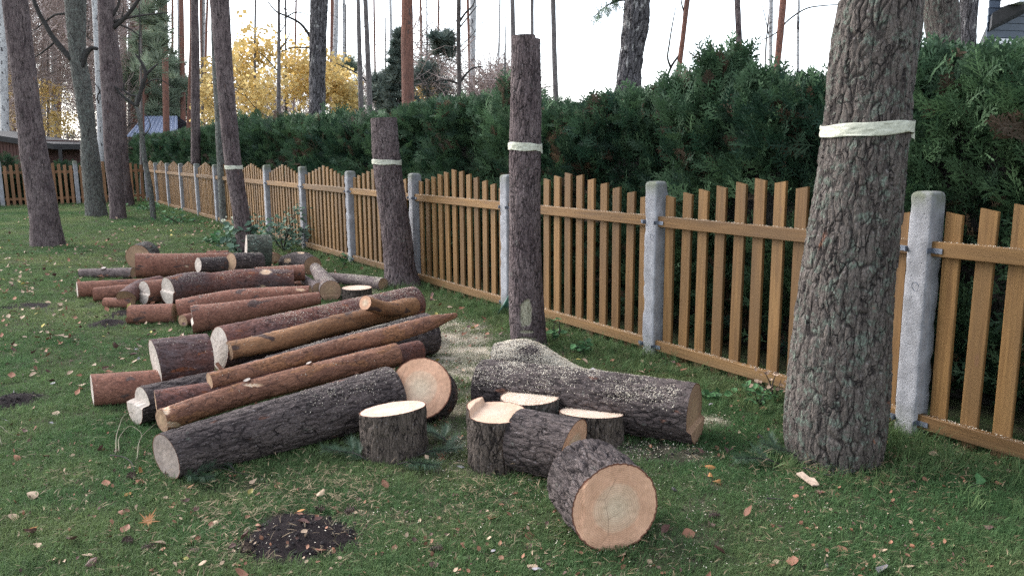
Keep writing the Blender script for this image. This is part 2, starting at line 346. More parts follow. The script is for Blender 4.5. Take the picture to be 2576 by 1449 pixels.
GZ = gz(GX, GY)+heap+sm_*(.014*n2(GX, GY, 20, 9)+.006*n2(GX, GY, 41, 10))+.004*n2(GX, GY, 13, 8)*np.exp(-(GY/12)**2)
def gh(x, y):
    x = np.asarray(x, float); y = np.asarray(y, float); h = np.zeros(x.shape)
    for k, (cx, cy, rx, ry, s) in enumerate(SO):
        if k < 3: h = np.maximum(h, sstep(1.1, 0, np.sqrt(((x-cx)/rx)**2+((y-cy)/ry)**2))*(.045 if k == 0 else .05))
    return gz(x, y)+h
i = np.arange(ny-1)[:, None]*nx; j = np.arange(nx-1)[None]
Q = np.stack([i+j, i+j+1, i+nx+j+1, i+nx+j], -1).reshape(-1, 4)
gm, nt, p = newmat('lawn_ground'); geo = nd(nt, 'ShaderNodeNewGeometry').outputs['Position']
n1 = noise(nt, geo, 1.3, 4, .6); n2_ = noise(nt, geo, 9, 4, .65); n3 = noise(nt, geo, 60, 4, .7); n4 = noise(nt, geo, 240, 2, .6)
col = mixc(nt, rng(nt, n1, .35, .65), (.060, .092, .034), (.075, .082, .042))
col = mixc(nt, rng(nt, n2_, .48, .66), col, (.070, .064, .044))
col = mixc(nt, rng(nt, n3, .35, .7, 0, .8), col, (.030, .030, .020))
col = mixc(nt, rng(nt, n4, .62, .70, 0, .55), col, (.17, .13, .08))
n5 = noise(nt, geo, 140, 3, .7)
col = mixc(nt, attr(nt, 'dust', 'Fac'), col, mixc(nt, rng(nt, n5, .42, .6), (.30, .24, .17), (.80, .71, .56)))
col = mixc(nt, attr(nt, 'soil', 'Fac'), col, mixc(nt, rng(nt, n3, .3, .7), (.013, .010, .011), (.032, .024, .024)))
nt.links.new(col, p.inputs['Base Color']); p.inputs['Roughness'].default_value = 1; p.inputs['Specular IOR Level'].default_value = .1
bump(nt, p, ma(nt, 'ADD', n3, ma(nt, 'MULTIPLY', n4, .5)), .9, .02)
gobj = mk('ground', np.stack([GX, GY, GZ], -1).reshape(-1, 3), Q, gm, attrs={'soil': sm_.ravel(), 'dust': (dustm(GX, GY)*np.clip(.55+.9*n2(GX, GY, 9, 57)+.5*n2(GX, GY, 26, 58), .05, 1)).ravel()}, loc=(0, 0, 0)); tag(gobj, kind='structure')

# ================================================================ FENCE
FA = np.array([2.184, 4.37, 0]); FD = np.array([math.sin(-.565), math.cos(-.565), 0]); FN = np.array([FD[1], -FD[0], 0]); SP = 2.149; PW = .125
M_W, nt, p = newmat('fence_wood'); tc = nd(nt, 'ShaderNodeTexCoord').outputs['Object']; rn = nd(nt, 'ShaderNodeObjectInfo').outputs['Random']
cb = nd(nt, 'ShaderNodeCombineXYZ', {0: rn, 1: ma(nt, 'MULTIPLY', rn, 7.3), 2: ma(nt, 'MULTIPLY', rn, 31)}).outputs[0]
ln = attr(nt, 'len', 'Vector')
pos = nd(nt, 'ShaderNodeVectorMath', {0: ln, 1: nd(nt, 'ShaderNodeVectorMath', {0: cb, 1: (9, 9, 9)}, operation='MULTIPLY').outputs[0]}, operation='ADD').outputs[0]
gr = noise(nt, scl(nt, pos, (60, 60, 2.2)), 1, 4, .6, .6); g2 = noise(nt, scl(nt, pos, (9, 9, 1.1)), 1, 3, .5); g3 = noise(nt, scl(nt, pos, (260, 260, 12)), 1, 2, .5)
kn = nd(nt, 'ShaderNodeTexVoronoi', {'Vector': scl(nt, pos, (7, 7, 2.2)), 'Scale': 1.}, feature='F1').outputs['Distance']
c = mixc(nt, rng(nt, gr, .3, .7), (.126, .062, .018), (.215, .114, .037)); c = mixc(nt, rng(nt, g2, .35, .7, 0, .6), c, (.100, .056, .022))
c = mixc(nt, rng(nt, kn, .10, .06, 0, .75), c, (.13, .065, .03)); c = mixc(nt, rng(nt, g3, .6, .8, 0, .4), c, (.20, .12, .05))
zf = nd(nt, 'ShaderNodeSeparateXYZ', {0: nd(nt, 'ShaderNodeNewGeometry').outputs['Position']}).outputs[2]
c = mixc(nt, rng(nt, ma(nt, 'ADD', zf, ma(nt, 'MULTIPLY', g2, .25)), .30, .06, 0, .6), c, (.10, .075, .045))     # rot and splash dirt at the foot
c = mixc(nt, 1, c, mixc(nt, rn, (.72, .70, .68), (1.18, 1.20, 1.25)), 'MULTIPLY')
nt.links.new(c, p.inputs['Base Color']); p.inputs['Roughness'].default_value = .62; p.inputs['Specular IOR Level'].default_value = .35; bump(nt, p, ma(nt, 'ADD', gr, g3), .25, .002)
M_C, nt, p = newmat('concrete_post'); tc = nd(nt, 'ShaderNodeNewGeometry').outputs['Position']
a1 = noise(nt, tc, 9, 5, .65); a2 = noise(nt, tc, 90, 3, .7); a3 = nd(nt, 'ShaderNodeTexVoronoi', {'Vector': tc, 'Scale': 38.}, feature='F1').outputs['Distance']
c = mixc(nt, rng(nt, a1, .3, .7), (.20, .20, .212), (.34, .34, .36)); c = mixc(nt, rng(nt, a2, .3, .8, 0, .5), c, (.21, .205, .21)); c = mixc(nt, rng(nt, a3, .16, .08, 0, .6), c, (.14, .13, .13))
zz = nd(nt, 'ShaderNodeSeparateXYZ', {0: tc}).outputs[2]
c = mixc(nt, ma(nt, 'MULTIPLY', rng(nt, zz, 1.22, 1.38), rng(nt, a1, .3, .6)), c, (.12, .13, .09)); c = mixc(nt, rng(nt, ma(nt, 'ADD', zz, ma(nt, 'MULTIPLY', a1, .2)), .3, .08, 0, .6), c, (.16, .17, .12))
nt.links.new(c, p.inputs['Base Color']); p.inputs['Roughness'].default_value = .95; bump(nt, p, ma(nt, 'ADD', a1, ma(nt, 'SUBTRACT', a2, ma(nt, 'MULTIPLY', rng(nt, a3, .2, .06), .8))), .5, .008)
M_M = plain('bracket_metal', (.16, .18, .22), .5, 60, .3, .6)
def fr(o, b, d=0, z=0): return np.array(o)+b*FD+d*FN+np.array([0, 0, z])
def post_mesh(seed, hgt, nz=44):
    V = []; W = PW/2; D = .13/2
    ring = []
    for (sx, sy) in ((1, 1), (-1, 1), (-1, -1), (1, -1)):
        cx_, cy_ = sx*(W-.012), sy*(D-.012); a0 = math.atan2(sy, sx)
        for da in (-.7, 0, .7):
            ring.append((cx_+.012*math.cos(a0+da)*1.15, cy_+.012*math.sin(a0+da)*1.15))
        nxt = {(1, 1): (-1, 1), (-1, 1): (-1, -1), (-1, -1): (1, -1), (1, -1): (1, 1)}[(sx, sy)]
        for t in (.25, .5, .75): ring.append((((1-t)*sx+t*nxt[0])*(W if sx == nxt[0] else W-.012), ((1-t)*sy+t*nxt[1])*(D if sy == nxt[1] else D-.012)))
    ring = np.array(ring); zs = list(np.linspace(-.15, hgt-.035, nz)); ss = [1.]*nz
    for z, s in ((hgt-.02, .97), (hgt-.008, .86), (hgt-.001, .62), (hgt, .3)): zs.append(z); ss.append(s)
    for z, s in zip(zs, ss): V.append(np.column_stack([ring[:, 0]*(.94+.06*s if s < 1 else 1), ring[:, 1]*s, np.full(len(ring), z)]) if s == 1 else np.column_stack([ring[:, 0]*(s*.9+.1), ring[:, 1]*s, np.full(len(ring), z)]))
    V = np.concatenate(V); n = len(ring)
    r = nrm(V[:, :2]); nn = fbm(V*np.array([18, 18, 14])+seed*9, 3, 3); cor = np.tile(np.array([1 if (k % 6) < 3 else .25 for k in range(n)]), len(zs))
    V[:, :2] -= r*(np.clip(nn-.05, 0, 1)*.022*cor)[:, None]; V[:, :2] += r*(.0015*fbm(V*45, 5, 2))[:, None]
    m = len(zs); i = np.arange(m-1)[:, None]*n; j = np.arange(n)[None]; jn = (j+1) % n
    Qd = np.stack([i+j, i+jn, i+n+jn, i+n+j], -1).reshape(-1, 4); V = np.concatenate([V, [[0, 0, hgt+.001]]]); jj = np.arange(n)
    return V, [Qd, np.stack([(m-1)*n+jj, (m-1)*n+(jj+1) % n, np.full(n, m*n)], 1)]
def rotz(o, dx): o.rotation_euler = (0, 0, math.atan2(dx[1], dx[0]))
def plank(L, w_, t, slope=0., ch=.003, name='slat'):       # long axis z, thickness y, width x, bevelled edges, sloped top
    hw, ht = w_/2, t/2
    xs = [(-hw+ch, -ht), (hw-ch, -ht), (hw, -ht+ch), (hw, ht-ch), (hw-ch, ht), (-hw+ch, ht), (-hw, ht-ch), (-hw, -ht+ch)]
    V = [(x, y, z*L+(slope*x if z else 0)) for z in (0, .5, 1) for x, y in xs]; n = 8
    Qd = [[k*n+j, k*n+(j+1) % n, (k+1)*n+(j+1) % n, (k+1)*n+j] for k in (0, 1) for j in range(n)]
    me = mk(name, V, [Qd], M_W, attrs={'len': V}, smooth=False, link=False).data
    bm = __import__('bmesh').new(); bm.from_mesh(me); bm.verts.ensure_lookup_table(); bm.faces.new([bm.verts[16+j] for j in range(8)]); bm.faces.new([bm.verts[j] for j in reversed(range(8))]); bm.to_mesh(me); bm.free(); return me
def child(name, me, parent, loc, rot=None):
    o = bpy.data.objects.new(name, me); COL.objects.link(o); o.parent = parent; o.location = Vector(loc)-parent.location
    if rot is not None: o.rotation_euler = rot
    return o
fence = thing('picket_fence', 'long golden brown picket fence with grey concrete posts running back along the hedge', 'fence', tuple(FA))
NS = 12; PIT = (SP-PW)/NS
prof = [1.25+.17*(1-abs(k-5.7)/5.7) for k in range(NS)]
slm = [plank(prof[k]+.03,   .091, .024, (.17/5.7/PIT) * (1 if k < 5.7 else -1)*-1) for k in range(NS)]
railm = plank(SP-PW+.02, .08, .042, name='rail')
brm = MB(); brm.box((0, 0, 0), (.032, 0, 0), (0, .0025, 0), (0, 0, .014)); brm.box((-.030, .02, 0), (.002, 0, 0), (0, .02, 0), (0, 0, .014))
for q in (-.004, .018): brm.tube([(q, -.003, 0), (q, -.010, 0)], [.006, .0055], 8)
brm_ = brm.build('bracket', M_M, link=False, loc=(0, 0, 0)).data
TOPS = {0: (2316, 485), 1: (1638, 460), 2: (1270, 443), 3: (1038.7, 440), 4: (877, 434), 5: (758, 423), 6: (665.4, 419), 8: (535.5, 418), 9: (487.7, 416), 10: (451, 415), 11: (419.6, 414), 12: (392, 413)}
ang = math.atan2(FD[1], FD[0])
DUSTR = []
for n in range(-1, 14):
    base = fr(FA, n*SP); h = 1.385
    if n in TOPS: h = float(np.clip(at_Y(TOPS[n][0]/1.00932, TOPS[n][1]/1.00932, base[1])[2], 1.3, 1.45))
    c = fr(base, -PW/2, .065); g = float(gz(c[0], c[1]))
    V, Fc = post_mesh(n+3, h, 44 if n < 5 else 14)
    po = mk('post', V, Fc, M_C, link=False); COL.objects.link(po); po.parent = fence; po.location = Vector(c)-fence.location; po.rotation_euler = (0, 0, ang+random.uniform(-.03, .03))
    if n == 13: break
    for zc in (1.07, .098):
        a0 = fr(base, -.01, .046, zc); r_ = child('rail', railm, fence, a0, (0, 0, 0))
        r_.matrix_basis = Matrix.Translation(Vector(a0)-fence.location) @ Matrix.Rotation(ang, 4, 'Z') @ Matrix.Rotation(math.pi/2, 4, 'Y')
        if n < 5: DUSTR.append((fr(base, 0, .046, zc+.041), FD*(SP-PW)))
        if n < 6:
            for s, bpos in ((1, .03), (-1, SP-PW-.03)):
                b_ = child('bracket', brm_, fence, fr(base, bpos, .046-.021-.004, zc-.008), (0, 0, ang)); b_.scale = (s, 1, 1)
    for k in range(NS):
        lp = fr(base, PIT*(k+.5)+random.uniform(-.003, .003), .046+.021+.013, -.03)
        sl = child('slat', slm[k], fence, lp, (random.uniform(-.004, .004), random.uniform(-.006, .006), ang))
# wire loops stuck in the posts
for n, zc in ((0, .86), (1, .95), (2, .96)):
    c = fr(FA, n*SP-PW*(.9 if n else .62), -.004, zc); th = np.linspace(-1.2, 3.0, 14)
    m = MB(); m.tube([c+FD*(.022*math.cos(t)-.0)-FN*(.012*(1+math.sin(t*.8)))+np.array([0, 0, .026*math.sin(t)]) for t in th], [.0022]*14, 5); m.build('wire_loop', M_M, fence)
# fence across the far end of the lawn
CN = fr(FA, 13*SP); E2 = -FN
f2 = thing('picket_fence', 'orange brown slatted fence closing the far end of the lawn behind the leaning pines', 'fence', tuple(CN))
M_W2 = M_W.copy(); M_W2.name = 'far_fence_wood'
for nd_ in M_W2.node_tree.nodes:
    if nd_.bl_idname == 'ShaderNodeMix' and tuple(round(x, 3) for x in nd_.inputs[6].default_value[:3]) == (.126, .062, .018): nd_.inputs[6].default_value = (.22, .105, .05, 1); nd_.inputs[7].default_value = (.27, .135, .065, 1)
a2 = math.atan2(E2[1], E2[0])
def two(me):
    m2 = me.copy(); m2.materials[0] = M_W2; return m2
sl2 = [two(m_) for m_ in slm]; rl2 = two(railm)
for n in range(0, 4):
    b = CN+E2*SP*n
    if n:
        V, Fc = post_mesh(n+30, 1.42, 14); po = mk('post', V, Fc, M_C, link=False); COL.objects.link(po); po.parent = f2; po.location = Vector(b-E2*.06)-f2.location; po.rotation_euler = (0, 0, a2)
    if n == 3: break
    for zc in (1.07, .22):
        r_ = child('rail', rl2, f2, b, (0, 0, 0)); r_.matrix_basis = Matrix.Translation(Vector(b+np.array([0, 0, zc]))-f2.location) @ Matrix.Rotation(a2, 4, 'Z') @ Matrix.Rotation(math.pi/2, 4, 'Y')
    for k in range(NS):
        child('slat', sl2[k], f2, b+E2*PIT*(k+.5)-FD*.034+np.array([0, 0, -.01]), (0, 0, a2))

# ================================================================ LOGS AND TRUNKS
DUSTL = []
def woody(parent, P, R, kind, ns, nl, amp=.004, ps=26., lump=.03, seed=0, e0=None, e1=None, cut0=None, cut1=None, wounds=(), name='bark', zst=.20, dust=0., drange=(0, 1), flare=None):
    P, R = resamp(P, R, nl); V, T, (N, B) = sweep(P, R, ns); th = np.tile(np.arange(ns)*2*math.pi/ns, nl); rr = np.repeat(R, ns)
    s = np.concatenate([[0], np.cumsum(np.linalg.norm(np.diff(P, axis=0), axis=1))]); sv = np.repeat(s, ns)
    bc = np.stack([rr*np.cos(th), rr*np.sin(th), sv], 1)+np.array([seed*1.37 % 5, seed*2.11 % 7, seed*3.7 % 11])
    rad = (V-np.repeat(P, ns, axis=0))/rr[:, None]
    lo = fbm(bc*np.array([5, 5, 2.2])/max(.5, R.mean()/.15), 2, 2)*lump*rr
    wq = bc+.014*np.stack([vnoise(bc*16, 60), vnoise(bc*16, 61), vnoise(bc*16, 62)], 1)
    F1, F2, C = voro(wq*np.array([ps, ps, ps*zst])*1.25, 5); g = F2-F1; k = sstep(.0, .16, g)
    rel = k*(.55+.7*C)+.55*fbm(bc*np.array([60, 60, 32]), 9, 3)
    bm_ = sstep(-.25, .25, fbm(bc*np.array([11, 11, 7]), 44, 2)); k = 1-(1-k)*(.25+.75*bm_); crk = 1-(1-sstep(.0, .11, g))*(.2+.8*bm_); ef = np.ones(len(V))
    if cut0: ef *= .3+.7*sstep(0, .03, sv)
    if cut1: ef *= .3+.7*sstep(0, .03, s[-1]-sv)
    D = lo+amp*(rel-.95)*ef
    wnd = np.zeros(len(V))
    if wounds:
        uu, vv = proj(V); vd = nrm(V-np.array([0, 0, H])); face = (rad*vd).sum(1) < -.1
        for (wu, wv, wru, wrv) in wounds:
            d = np.sqrt(((uu-wu)/wru)**2+((vv-wv)/wrv)**2)+.25*fbm(bc*30, 33, 2); m = sstep(1.12, .92, d)*face; wnd = np.maximum(wnd, m)
        D = D*(1-wnd)-amp*1.6*wnd; crk = np.maximum(crk, wnd)
    V = V+rad*D[:, None]
    if flare is not None: V = V+rad*(flare(sv, th)*rr)[:, None]
    Vr = V.reshape(nl, ns, 3); objs = []
    for side, fn in ((0, e0), (1, e1)):
        if fn is None: continue
        t = s/s[-1] if side else 1-s/s[-1]; Lb = min(.5, .22/s[-1]); wgt = np.clip((t-(1-Lb))/Lb, 0, 1)
        idx = -1 if side else 0; rel2 = Vr[idx]-P[idx]; q = np.stack([rel2@N[idx], rel2@B[idx]], 1)/R[idx]; o_ = fn(q, N[idx], B[idx])*R[idx]
        Vr = Vr+(T[idx]*(1 if side else -1))[None, None]*o_[None, :, None]*wgt[:, None, None]
    i_ = np.arange(nl-1)[:, None]*ns; j_ = np.arange(ns)[None]; jn = (j_+1) % ns
    Qd = np.stack([i_+j_, i_+jn, i_+ns+jn, i_+ns+j_], -1).reshape(-1, 4)
    ob = mk(name, Vr.reshape(-1, 3), Qd, BK[kind], parent, {'bc': bc, 'crk': crk, 'wnd': wnd})
    for side, cm, fn in ((0, cut0, e0), (1, cut1, e1)):
        if not cm: continue
        idx = -1 if side else 0; K = 26 if R[idx]*F/max(1, depth(P[idx])) > 25 else 9; rim = Vr[idx]; out = T[idx]*(1 if side else -1)
        rel2 = rim-P[idx]; q = np.stack([rel2@N[idx], rel2@B[idx]], 1); FV = []; fb = []; ff = []
        for kk in range(K, 0, -1):
            f = kk/K; qq = q*f; base = P[idx]+qq[:, :1]*N[idx]+qq[:, 1:]*B[idx]
            ax_ = fn(qq/R[idx], N[idx], B[idx])*R[idx] if fn is not None else np.zeros(ns)
            base = base+out*(ax_+.0012*vnoise(np.column_stack([qq*60, np.zeros(ns)]), 4)+(.0 if kk == K else .0))[:, None]
            if kk == K: base = rim+out*.0005
            FV.append(base); fb.append(np.column_stack([qq, np.full(ns, seed*.7)])); ff.append(np.full(ns, f))
        cax = fn(np.zeros((1, 2)), N[idx], B[idx])[0]*R[idx] if fn is not None else 0
        FV.append((P[idx]+out*cax)[None]); fb.append(np.array([[0, 0, seed*.7]])); ff.append([0.])
        i_ = np.arange(K-1)[:, None]*ns; Qd = np.stack([i_+j_, i_+jn, i_+ns+jn, i_+ns+j_], -1).reshape(-1, 4); jj = np.arange(ns)
        Tr = np.stack([(K-1)*ns+jj, (K-1)*ns+(jj+1) % ns, np.full(ns, K*ns)], 1)
        if not side: Qd = Qd[:, ::-1]; Tr = Tr[:, ::-1]
        mk('cut_face', np.concatenate(FV), [Qd, Tr], CW[cm], parent, {'bc': np.concatenate(fb), 'frac': np.concatenate(ff)}, smooth=False)
    if dust: DUSTL.append((Vr.reshape(-1, 3), rad, sv/s[-1], dust, drange, 2*math.pi*R.mean()*s[-1]/len(V)))
    return ob, P, R, (T, N, B)
def slant(dx, dy): return lambda q, N, B: q[:, 0]*dx+q[:, 1]*dy
def wslant(vec): # slope along a world direction
    v = np.array(vec, float); return lambda q, N, B: q[:, 0]*np.dot(v, N)+q[:, 1]*np.dot(v, B)
def step(vec, c, hgt, base=(0, 0, 0)):
    v = np.array(vec, float); b = np.array(base, float)
    def f(q, N, B):
        d = q[:, 0]*np.dot(v, N)+q[:, 1]*np.dot(v, B)+.06*vnoise(np.column_stack([q*4, q[:, :1]]), 8); return sstep(c-.04, c+.04, d)*hgt+q[:, 0]*np.dot(b, N)+q[:, 1]*np.dot(b, B)
    return f
LOGS = []
def log(label, kind, pts, cut0='pale', cut1='tan', cat='log', name='log', group=None, bend=None, knots=(), **k):
    seed = len(LOGS)+1; PP = []; RR = []
    for q in pts:
        if len(q) == 4: a, b = E(*q)
        else: a, b = np.array(q[0], float), q[1]
        PP.append(a+np.array([0, 0, float(gh(a[0], a[1]))*.6])); RR.append(b*1.045)
    PP = np.array(PP); dpt = float(depth(PP).min()); rm = float(np.mean(RR)); L = float(np.linalg.norm(PP[-1]-PP[0]))
    res = max(.0055, .0016*dpt) if kind not in ('orange', 'red') else max(.009, .002*dpt)
    ns = int(np.clip(2*math.pi*rm/res, 28, 200)); nl = int(np.clip(L/(res*1.35), 10, 420))
    base = PP.mean(0); t = thing(name, label, cat, (base[0], base[1], 0), group)
    d = dict(amp={'dark': .007, 'big': .011, 'stump': .009, 'redmix': .003, 'red': .0015, 'orange': .0035, 'russet': .004, 'mossy': .008, 'greybrown': .003}.get(kind, .003), ps={'dark': 24, 'big': 17, 'stump': 22, 'orange': 14, 'russet': 18}.get(kind, 30))
    d['lump'] = .06 if kind in ('orange', 'russet', 'redmix') else (.045 if kind == 'red' else .03); d.update(k); r = woody(t, PP, RR, kind, ns, nl, seed=seed, cut0=cut0, cut1=cut1, **d); LOGS.append(t)
    _, P_, R_, (T_, N_, B_) = r
    for (kt, ku, kv, kr, kl) in knots:            # knot stubs: position along the log, pixel side
        i0 = int(kt*(len(P_)-1)); tgt = nrm(at_Y(ku, kv, P_[i0][1])-P_[i0]); tgt = nrm(tgt-T_[i0]*np.dot(tgt, T_[i0])-np.array([0, .35, 0])); a = P_[i0]+tgt*R_[i0]*.8; b = P_[i0]+tgt*(R_[i0]+kl)
        woody(t, [a, b], [kr*1.1, kr], kind, 18, 5, amp=.001, lump=.0, seed=seed+50, cut1='pale', name='knot_stub')
    return t
C5 = lambda x, y: (178.3+x*.46496, 554.8+y*.46496)
def c5(x, y, r, off=0.): u, v = C5(x, y); return (u, v, r*.46496, off)
def c1(x, y, r, off=0.): return (178.34+x*.21193, 584.55+y*.21193, r*.21193, off)
def c2(x, y, r, off=0.): return (554.8+x*.21877, 574.65+y*.21877, r*.21877, off)
def c6(x, y, r, off=0.): return (1070+x*.46624, 772.8+y*.46624, r*.46624, off)
UP = (0, 0, 1.)
def yy(q, Y):
    p = at_Y(q[0], q[1], Y); return (p, q[2]*depth(p)/F)
# ---- front pile
log('thick dark barked log at the very front of the near pile, nearest the lawn', 'dark', [c5(515, 1280, 127), c5(1120, 1108, 139), c5(1735, 943, 150)], 'grey', 'tan', dust=.10, drange=(.45, 1), lump=.05, e0=wslant((.06, .30, .05)))
log('slim peeling orange log lying on top of the front dark log', 'russet', [c5(492, 1080, 62, .10), c5(800, 975, 62, .12), c5(1200, 862, 60, .16), c5(1765, 722, 58, .21)], 'tan', 'tan', knots=[(.36, 620, 960, .022, .01), (.62, 775, 925, .018, .012), (.66, 785, 975, .026, .006), (.8, 905, 925, .014, .01)], wounds=[(418, 1030, 8, 14), (432, 1068, 22, 7), (640, 968, 24, 4)], dust=.02)
log('reddish log whose right end pokes out behind the slim orange log', 'redmix', [c5(460, 990, 72, .10), c5(1100, 880, 64, .13), c5(1885, 707, 54, .13)], 'tan', 'tan')
log('thin crooked orange pole with a torn splintered tip, across the top of the near pile', 'russet', [c5(750, 865, 44, .24), c5(1100, 778, 45, .26), c5(1450, 682, 43, .29), c5(1800, 600, 44, .34), c5(1950, 554, 37, .385), c5(2085, 513, 12, .43)], 'tan', None, knots=[(.06, 540, 930, .011, .05), (.33, 745, 905, .01, .01), (.8, 1010, 830, .02, .015)], dust=.02)
log('dark log strewn with sawdust beneath the thin crooked pole', 'dark', [c5(667, 940, 82), c5(1300, 770, 98), c5(1930, 612, 110)], 'pale', 'tan', dust=.42, drange=(.25, 1))
log('heavy red and grey log with a broad pale sawn end, atop the near pile', 'redmix', [c5(800, 688, 112, .12), c5(1300, 580, 104, .12), c5(1850, 455, 92, .12)], 'pale', 'tan', dust=.30, drange=(.15, 1), e0=wslant((0, -.2, -.12)), amp=.005)
log('peeling golden orange log with a sawn side branch, lying against the heavy upper log', 'orange', [c5(857, 702, 50, .21), c5(1150, 640, 52, .22), c5(1400, 572, 50, .225), c5(1700, 500, 50, .225), c5(1850, 458, 48, .225)], 'tan', 'tan', knots=[(.42, 790, 828, .014, .012), (.6, 868, 820, .014, .014)], wounds=[(846, 800, 1, 1)], dust=.02)
FK = LOGS[-1]
a = at_Y(*C5(1775, 478), 6.42); b = at_Y(*C5(1592, 445), 6.0); rb = 41*.465*6.0/F; woody(FK, [a, (a+b)/2+np.array([.03, .03, -.03]), b], [rb*1.1, rb*1.0, rb], 'orange', 50, 30, amp=.0015, seed=91, cut1='pink', name='side_branch')
log('short thick red log with a round pale end, raised at the near pile left side', 'redmix', [c5(456, 770, 124, .10), c5(742, 730, 118, .10)], 'pale', 'grey', amp=.005, dust=.03, e0=wslant((0, 0, .12)))
log('red brown log at the far left of the near pile, sticking onto the lawn', 'red', [c5(115, 920, 84), c5(620, 880, 80)], 'pale', 'tan', dust=.01, e0=wslant((.05, .3, .0)))
log('dark log with a stepped felling cut on its end, low in the near pile', 'dark', [c5(388, 1000, 98), c5(900, 880, 92)], 'pale', 'tan', e0=step((0, .0, -1), -.15, .42))
# ---- the rounds and stumps of the middle
A_, R_ = E(*c5(1890, 905, 155, .08)); A_ = on_plane(*C5(1890, 905), .235); R_ = 161*.46496*depth(A_)/F
ax_ = nrm(np.array([.07, .86, -.42])); log('thick pine round leaning against the front log with its big pink sawn face up', 'dark', [(A_, R_), (A_+ax_*.27, R_*1.0)], 'pink', 'tan', cat='log round', name='log_round', amp=.009)
def stump(label, uv, rp, vb, kind='stump', cut='dusty', tilt=(0, 0), seed=0, e=None, dust=.0, hmin=None):
    u, v = uv; bf = on_plane(u, vb, 0); r = .15
    for _ in range(8): Yc = bf[1]+r; r = rp*Yc/F*1.0
    top = at_Y(u, v, Yc); 
    if hmin: top[2] = max(top[2], hmin)
    tx = np.array([tilt[0], tilt[1], 0]); fn = wslant(tuple(tx)) if e is None else e
    t = thing('log_round', label, 'log round', (top[0], top[1], 0)); LOGS.append(t)
    ns = 170 if Yc < 6 else 60; P = [np.array([top[0]+.005, top[1], -.04]), np.array([top[0], top[1], top[2]*.5]), top]
    if dust:
        a_ = RNG.uniform(0, 6.283, 4000); q_ = r*.97*np.sqrt(RNG.uniform(0, 1, 4000)); pp = np.stack([q_*np.cos(a_), q_*np.sin(a_), np.zeros(4000)], 1); pp[:, 2] = pp[:, 0]*tilt[0]+pp[:, 1]*tilt[1]+.002; DUSTL.append((pp+top, np.tile([0, 0, 1.], (4000, 1)), np.full(4000, .5), dust, (0, 1), math.pi*r*r/4000))
    woody(t, P, [r*1.02, r*.99, r], kind, ns, int(max(16, (top[2]+.04)/.0065)) if Yc < 6 else 20, amp=.009, ps=22, seed=seed+20, cut1=cut, e1=fn, lump=.035)
    return t, top, r
S1 = stump('upright pine round with an oval white top, right of the near pile', (987.5, 1027), 88, 1168, tilt=(.12, -.10), seed=1, dust=.03)
S2 = stump('upright pine round, leftmost of the group, its top stepped by a felling cut', (1250, 1036), 78, 1196, cut='peach', tilt=(.0, -.12), seed=2, kind='stump', e=step((-1, .3, 0), .74, .22, (0, .06, 0)))
S3 = stump('upright pine round covered in sawdust behind the stepped one, half hidden', (1331, 999), 77, 1110, kind='big', seed=3, tilt=(0, -.04), dust=.5)
S4 = stump('upright pine round with a flat sawdusty top behind the two rounds lying on their sides', (1488, 1037), 84, 1136, seed=4, tilt=(-.04, -.15), dust=.25)
p0 = on_plane(1306, 1104, .152); p1 = p0+np.array([.262, -.165, .0])
log('dark pine round on its side between the upright ones, sawn face to the right', 'dark', [(p0, .150), (p1, .152)], 'tan', 'pink', cat='log round', name='log_round', amp=.009, ps=22, e1=wslant((-.1, 0, .2)))
a, ra = E(*c6(1028, 1086, 240)); b, rb = E(*c6(868, 925, 214))
log('nearest pine round on its side, rough black bark and a large ringed face', 'dark', [(a, ra), ((a+b)/2, ra*1.0), (b, rb)], 'pink', 'tan', cat='log round', name='log_round', e0=step((-1, 0, .1), .72, -.07), amp=.014, ps=20, lump=.03)
NEAR = LOGS[-1]
log('long thick dark log dusted with sawdust lying behind the group of rounds', 'dark', [c6(310, 425, 138), c6(800, 480, 150), c6(1450, 575, 158)], 'tan', 'tan', dust=.60, drange=(0, .95), amp=.009, ps=20, e1=step((0, 0, -1), .35, .14))
log('crooked butt log buried in white sawdust behind the long thick log', 'dark', [yy(c6(388, 302, 104), 5.42), yy(c6(540, 296, 108), 5.36), yy(c6(705, 348, 78), 5.30), yy(c6(880, 396, 42), 5.25)], 'grey', 'tan', dust=6.0, lump=.08, amp=.01)
# ---- back pile
log('big pine round at the back left of the far pile, face to the lawn', 'big', [c1(800, 300, 145), c1(905, 262, 150)], 'tan', 'tan', cat='log round', name='log_round')
log('long smooth red log with a pointed oval end, top left of the far pile', 'red', [c1(770, 395, 143, .10), c1(1300, 378, 128, .10), c1(1900, 350, 112, .10)], 'pale', 'tan', dust=.03, wounds=[(468, 670, 4, 3)])
log('short dark log resting in front of the long smooth red log', 'dark', [yy(c1(1510, 388, 84), 8.95), yy(c1(1850, 380, 88), 9.2)], 'pale', 'tan', dust=.05, amp=.004)
log('dark thick log with narrow pale end beside the short one, under the mossy round', 'dark', [yy(c1(1900, 352, 104), 9.1), yy(c1(2240, 350, 106), 9.4)], 'tan', 'tan', dust=.05, amp=.005)
log('thin brown log sticking out left of the far pile, with a bright knot on top', 'greybrown', [c1(115, 490, 52), c1(740, 482, 62)], 'pale', 'tan', knots=[(.48, 267, 660, .03, .015)])
log('long dark red log with two orange knot scars across the middle of the far pile', 'redmix', [c1(1155, 690, 164, .04), c1(1430, 632, 160, .06), c1(1700, 608, 132, .08), c2(250, 606, 130, .09), c2(845, 585, 110, .1)], 'pale', 'tan', dust=.08, wounds=[(668, 684, 13, 6), (663, 722, 6, 5)], amp=.004, e0=step((0, 0, -1), .0, .14))
log('red log at the left foot of the far pile with the widest pale end there', 'red', [c1(75, 685, 96), c1(850, 630, 80)], 'pale', 'tan')
